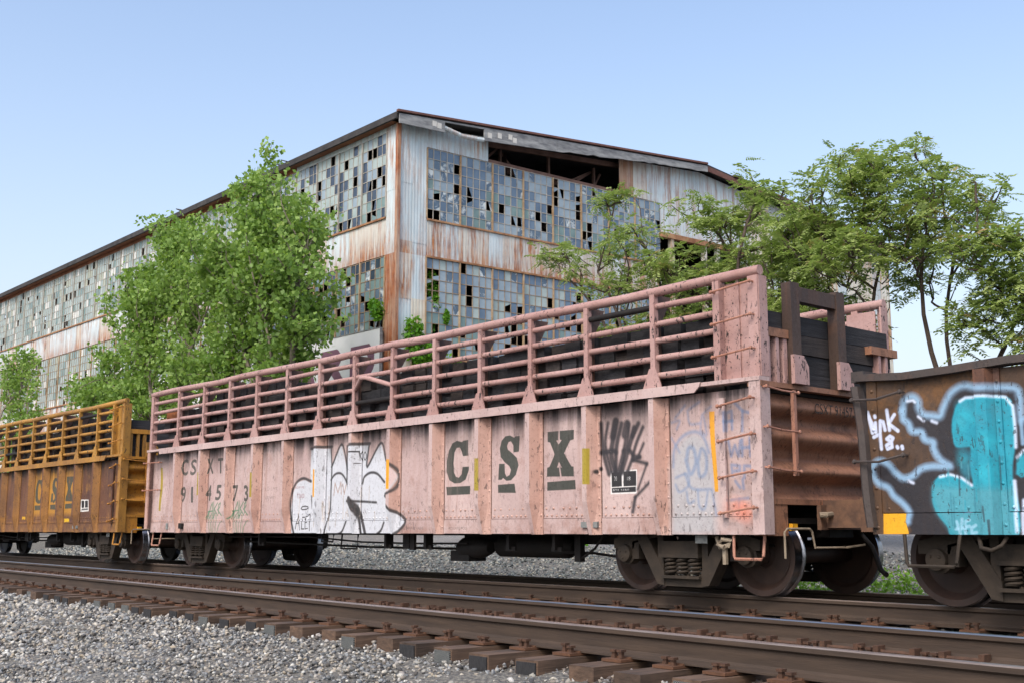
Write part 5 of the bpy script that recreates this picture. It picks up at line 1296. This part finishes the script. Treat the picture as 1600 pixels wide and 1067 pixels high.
def bush(name, label, cat, C, n, leaf, mat, seed, group=None):
    r = np.random.default_rng(seed); P = []
    for (x, y, z, a, b_, c) in C:
        u = r.normal(size=(n, 3)); u /= np.linalg.norm(u, axis=1, keepdims=True)
        P.append(np.array((x, y, z)) + u * r.uniform(.2, 1.05, (n, 1)) ** .6 * np.array((a, b_, c)))
    P = np.concatenate(P); b0 = np.array((C[0][0], C[0][1], min(c[2] - c[5] for c in C)))
    V, F = leaf_quads(P, r.uniform(.6, 1.3, len(P)) * leaf, r)
    o = raw_mesh(name, V - b0, F, mat, None, attr=np.repeat(np.clip(r.normal(.4, .25, len(P)), 0, 1), 4), loc=tuple(b0))
    return tag(o, label, cat, group)

# the two poplars in front of the left wall
poplar('tall leafy poplar left of the mill corner, its top above the eave', (-37.6, 21, .25), [(-1.2, 0, 13.2), (1.3, .4, 10.5), (-3.4, .2, 10), (.2, -.6, 8), (-2.2, .5, 12)],
       [(-39.0, 21, 14.6, .95, 1.0, 1.05), (-39.0, 21, 12.9, 2.1, 2.0, 1.5), (-37.3, 21, 11.6, 2.3, 2.0, 1.9), (-40.8, 21, 11.5, 2.4, 2.0, 1.6), (-36.0, 21, 9.4, 1.9, 2, 1.5), (-38.6, 21, 9.2, 3.2, 2.3, 1.9), (-42.2, 21, 10.2, 2.2, 2.0, 1.7), (-35.9, 21, 7.7, 1.6, 1.8, 1.0), (-38.4, 21, 7.0, 2.7, 2.0, 1.2), (-41.6, 21, 7.6, 2.4, 2, 1.4), (-37.0, 21, 6.4, 1.2, 1.4, .45), (-39.8, 21, 5.6, 1.6, 1.4, .6)],
       225, 30, .185, 11)
poplar('lower broad poplar left of the tall one, hiding the middle of the window wall', (-45.4, 21.4, .25), [(-2.2, 0, 12.5), (1.0, .3, 10), (-6, .3, 9.5), (-9, .2, 7.5), (-3.5, -.4, 8)],
       [(-47.6, 21.4, 13.7, 1.9, 1.6, .95), (-45.6, 21.4, 12.4, 2.1, 1.8, 1.2), (-49.8, 21.4, 11.9, 2.0, 1.6, .95), (-52.2, 21.4, 11.3, 1.7, 1.3, .75), (-47.4, 21.4, 10.6, 2.6, 2, 1.3), (-52.8, 21.4, 9.0, 2.3, 1.5, .75), (-48.8, 21.4, 8.6, 2.3, 1.8, .9), (-55.8, 21.4, 6.9, 2.8, 1.5, 1.0), (-50.6, 21.4, 6.6, 3.0, 1.6, .95), (-46.0, 21.4, 7.6, 1.8, 1.7, 1.2), (-53.4, 21.4, 4.6, 2.6, 1.5, .6), (-47.4, 21.4, 6.0, 1.4, 1.4, .7)],
       190, 30, .185, 12)
poplar('small poplar at the left edge behind the yellow car', (-66.5, 21.4, .3), [(-.5, 0, 8.2), (.8, 0, 7), (-2, 0, 7)],
       [(-67.2, 21.4, 8.9, 1.2, 1.3, 1.2), (-67.6, 21.4, 7.0, 1.9, 1.4, .9), (-66.2, 21.4, 5.4, 2.2, 1.5, .9), (-63.4, 21.4, 4.6, 1.7, 1.3, .7), (-68.2, 21.4, 10.4, .8, 1, .7), (-66, 21.4, 3.8, 3.2, 1.4, .8)],
       65, 28, .175, 13)
# trees of heaven right of the gable
G_ = 'trees of heaven in front of the gable'
ailanthus('big spreading tree of heaven against the sky at the right, dark bare lower limbs', (-10.5, 19, .1), [(0, 0, 5.7, .08), (-.9, .1, 5.6, .06), (-1.9, .2, 5.0, .055), (1.7, .2, 4.4, .06), (.5, .3, 5.6, .05), (-2.8, .3, 4.8, .045)],
          [(-11.9, 19, 7.0, 1.1, 1.3, .85), (-13.0, 19, 6.2, 1.0, 1.2, .8), (-10.9, 19, 6.9, 1.0, 1.3, .9), (-9.9, 19, 6.2, .9, 1.2, .9), (-11.6, 19, 5.7, 1.6, 1.5, .8), (-9.1, 19, 5.3, .9, 1.2, .6), (-13.2, 19, 5.1, 1.1, 1.2, .5), (-12.4, 19, 4.6, .8, 1, .4), (-8.5, 19, 4.6, .6, 1, .5), (-9.6, 19, 4.1, .6, .8, .35), (-8.4, 19, 3.7, .5, .7, .35), (-8.3, 19, 5.0, .7, .9, .5), (-7.9, 19, 4.4, .6, .8, .4), (-9.0, 19, 4.6, .7, .8, .4)],
          500, 21, G_)
ailanthus('slender tree of heaven with two thin tops left of the big one', (-13.6, 19.3, .1), [(-.8, 0, 7.4, .07), (-.1, 0, 7.3, .06), (-1.4, 0, 5.6, .05), (.5, 0, 5.8, .05)],
          [(-14.6, 19.3, 7.7, .22, .4, .6), (-13.9, 19.3, 7.5, .35, .5, .6), (-14.3, 19.3, 6.2, .9, 1, .6), (-13.7, 19.3, 5.2, 1.0, 1, .7), (-13.2, 19.3, 6.5, .7, .8, .6), (-14.4, 19.3, 4.4, .8, .9, .5), (-13.4, 19.3, 4.0, .7, .8, .4)],
          125, 22, G_)
ailanthus('thin reddish-tipped tree of heaven in front of the dark gable opening', (-15.4, 19.2, .1), [(-.3, 0, 7.2, .07), (.4, 0, 6.6, .06), (-1.2, 0, 6.2, .05), (.8, 0, 5.6, .05)],
          [(-15.9, 19.2, 7.5, .6, .7, .5), (-15.2, 19.2, 7.0, .7, .8, .6), (-16.2, 19.2, 6.4, .9, .9, .6), (-15.2, 19.2, 5.9, 1.0, 1, .6), (-15.8, 19.2, 5.0, 1.1, 1, .6), (-15.0, 19.2, 4.4, .9, .9, .5)],
          120, 23, G_)
ailanthus('leaning tree of heaven reaching left across the window band', (-16.6, 19.0, .1), [(-.6, 0, 6.8, .06), (-2.2, 0, 6.6, .06), (-3.2, 0, 6.6, .05), (-1.4, 0, 5.4, .05), (.2, 0, 5.6, .05)],
          [(-18.2, 19, 8.3, .45, .5, .35), (-17.6, 19, 7.2, .8, .8, .6), (-19.0, 19, 7.1, .7, .7, .5), (-20.4, 19, 7.4, .5, .5, .25), (-17.0, 19, 6.2, .9, .9, .6), (-18.2, 19, 6.1, .9, .8, .4), (-16.6, 19, 5.2, .9, .9, .5), (-17.8, 19, 5.2, .8, .8, .35), (-18.9, 19, 5.4, .5, .6, .25)],
          120, 24, G_)
ailanthus('leafy branch of a tree of heaven at the right edge behind the dark car', (-6.3, 19.2, .1), [(-.9, 0, 4.4, .05), (.3, 0, 4.6, .05), (1.2, 0, 4.0, .05)],
          [(-7.7, 19.2, 4.1, .6, .7, .4), (-7.4, 19.2, 3.4, .8, .8, .4), (-6.2, 19.2, 4.4, .9, .9, .7), (-6.5, 19.2, 3.2, .8, .8, .5)], 90, 25, G_)

# vines on the building corner and in the broken panes; weeds beyond the train
vy = 26.55
def on_r(t, z, d=.25): p = K0 + ER * t + NR * d; return (p[0], p[1], z)
bush('vine', 'bright green vine climbing the mill corner below the lower windows', 'vine', [(*on_r(.7, 8.7), .35, .5, .75), (*on_r(1.2, 7.9), .4, .9, .6), (*on_r(2.2, 7.2), .4, 1.1, .8), (*on_r(2.6, 6.0), .4, 1.2, .9), (*on_r(3.2, 7.0), .4, .8, .5), (*on_r(2.0, 4.6), .4, .9, .9), (*on_r(1.8, 3.0), .4, .9, 1.0), (*on_r(1.6, 1.5), .5, .9, 1.1)], 420, .16, M['leaf_vine'], 31)
bush('vine', 'vine pushing out of the broken panes beside the corner sheet', 'vine', [(*on_r(1.9, 11.0, -.25), .25, .33, .6), (*on_r(2.0, 10.2, -.2), .3, .35, .5), (*on_r(1.9, 9.4, -.3), .2, .3, .6), (*on_r(2.5, 9.6, .0), .12, .15, .35)], 260, .13, M['leaf_vine'], 32)
bush('vine', 'small vine hanging from the track side window above the billboard', 'vine', [(-39.5, 26.8, 9.7, .36, .25, .45), (-39.9, 26.85, 10.0, .3, .2, .3)], 230, .13, M['leaf_vine'], 33)
bush('weeds', None, None, [(-10.8 + .42 * i + random.uniform(-.2, .2), 13.3 + .75 * (i % 5) + random.uniform(-.3, .3), -.22 + .06 * (i % 5), .5, .5, .2) for i in range(14)], 330, .055, M['weed'], 34)['kind'] = 'stuff'
bush('shrub', 'green shrub on the gravel bank seen beneath the pink car', 'shrub', [(-22.4, 20.4, .5, .9, .7, .35), (-21.6, 20.6, .45, .7, .6, .3)], 400, .1, M['leaf_vine'], 35)
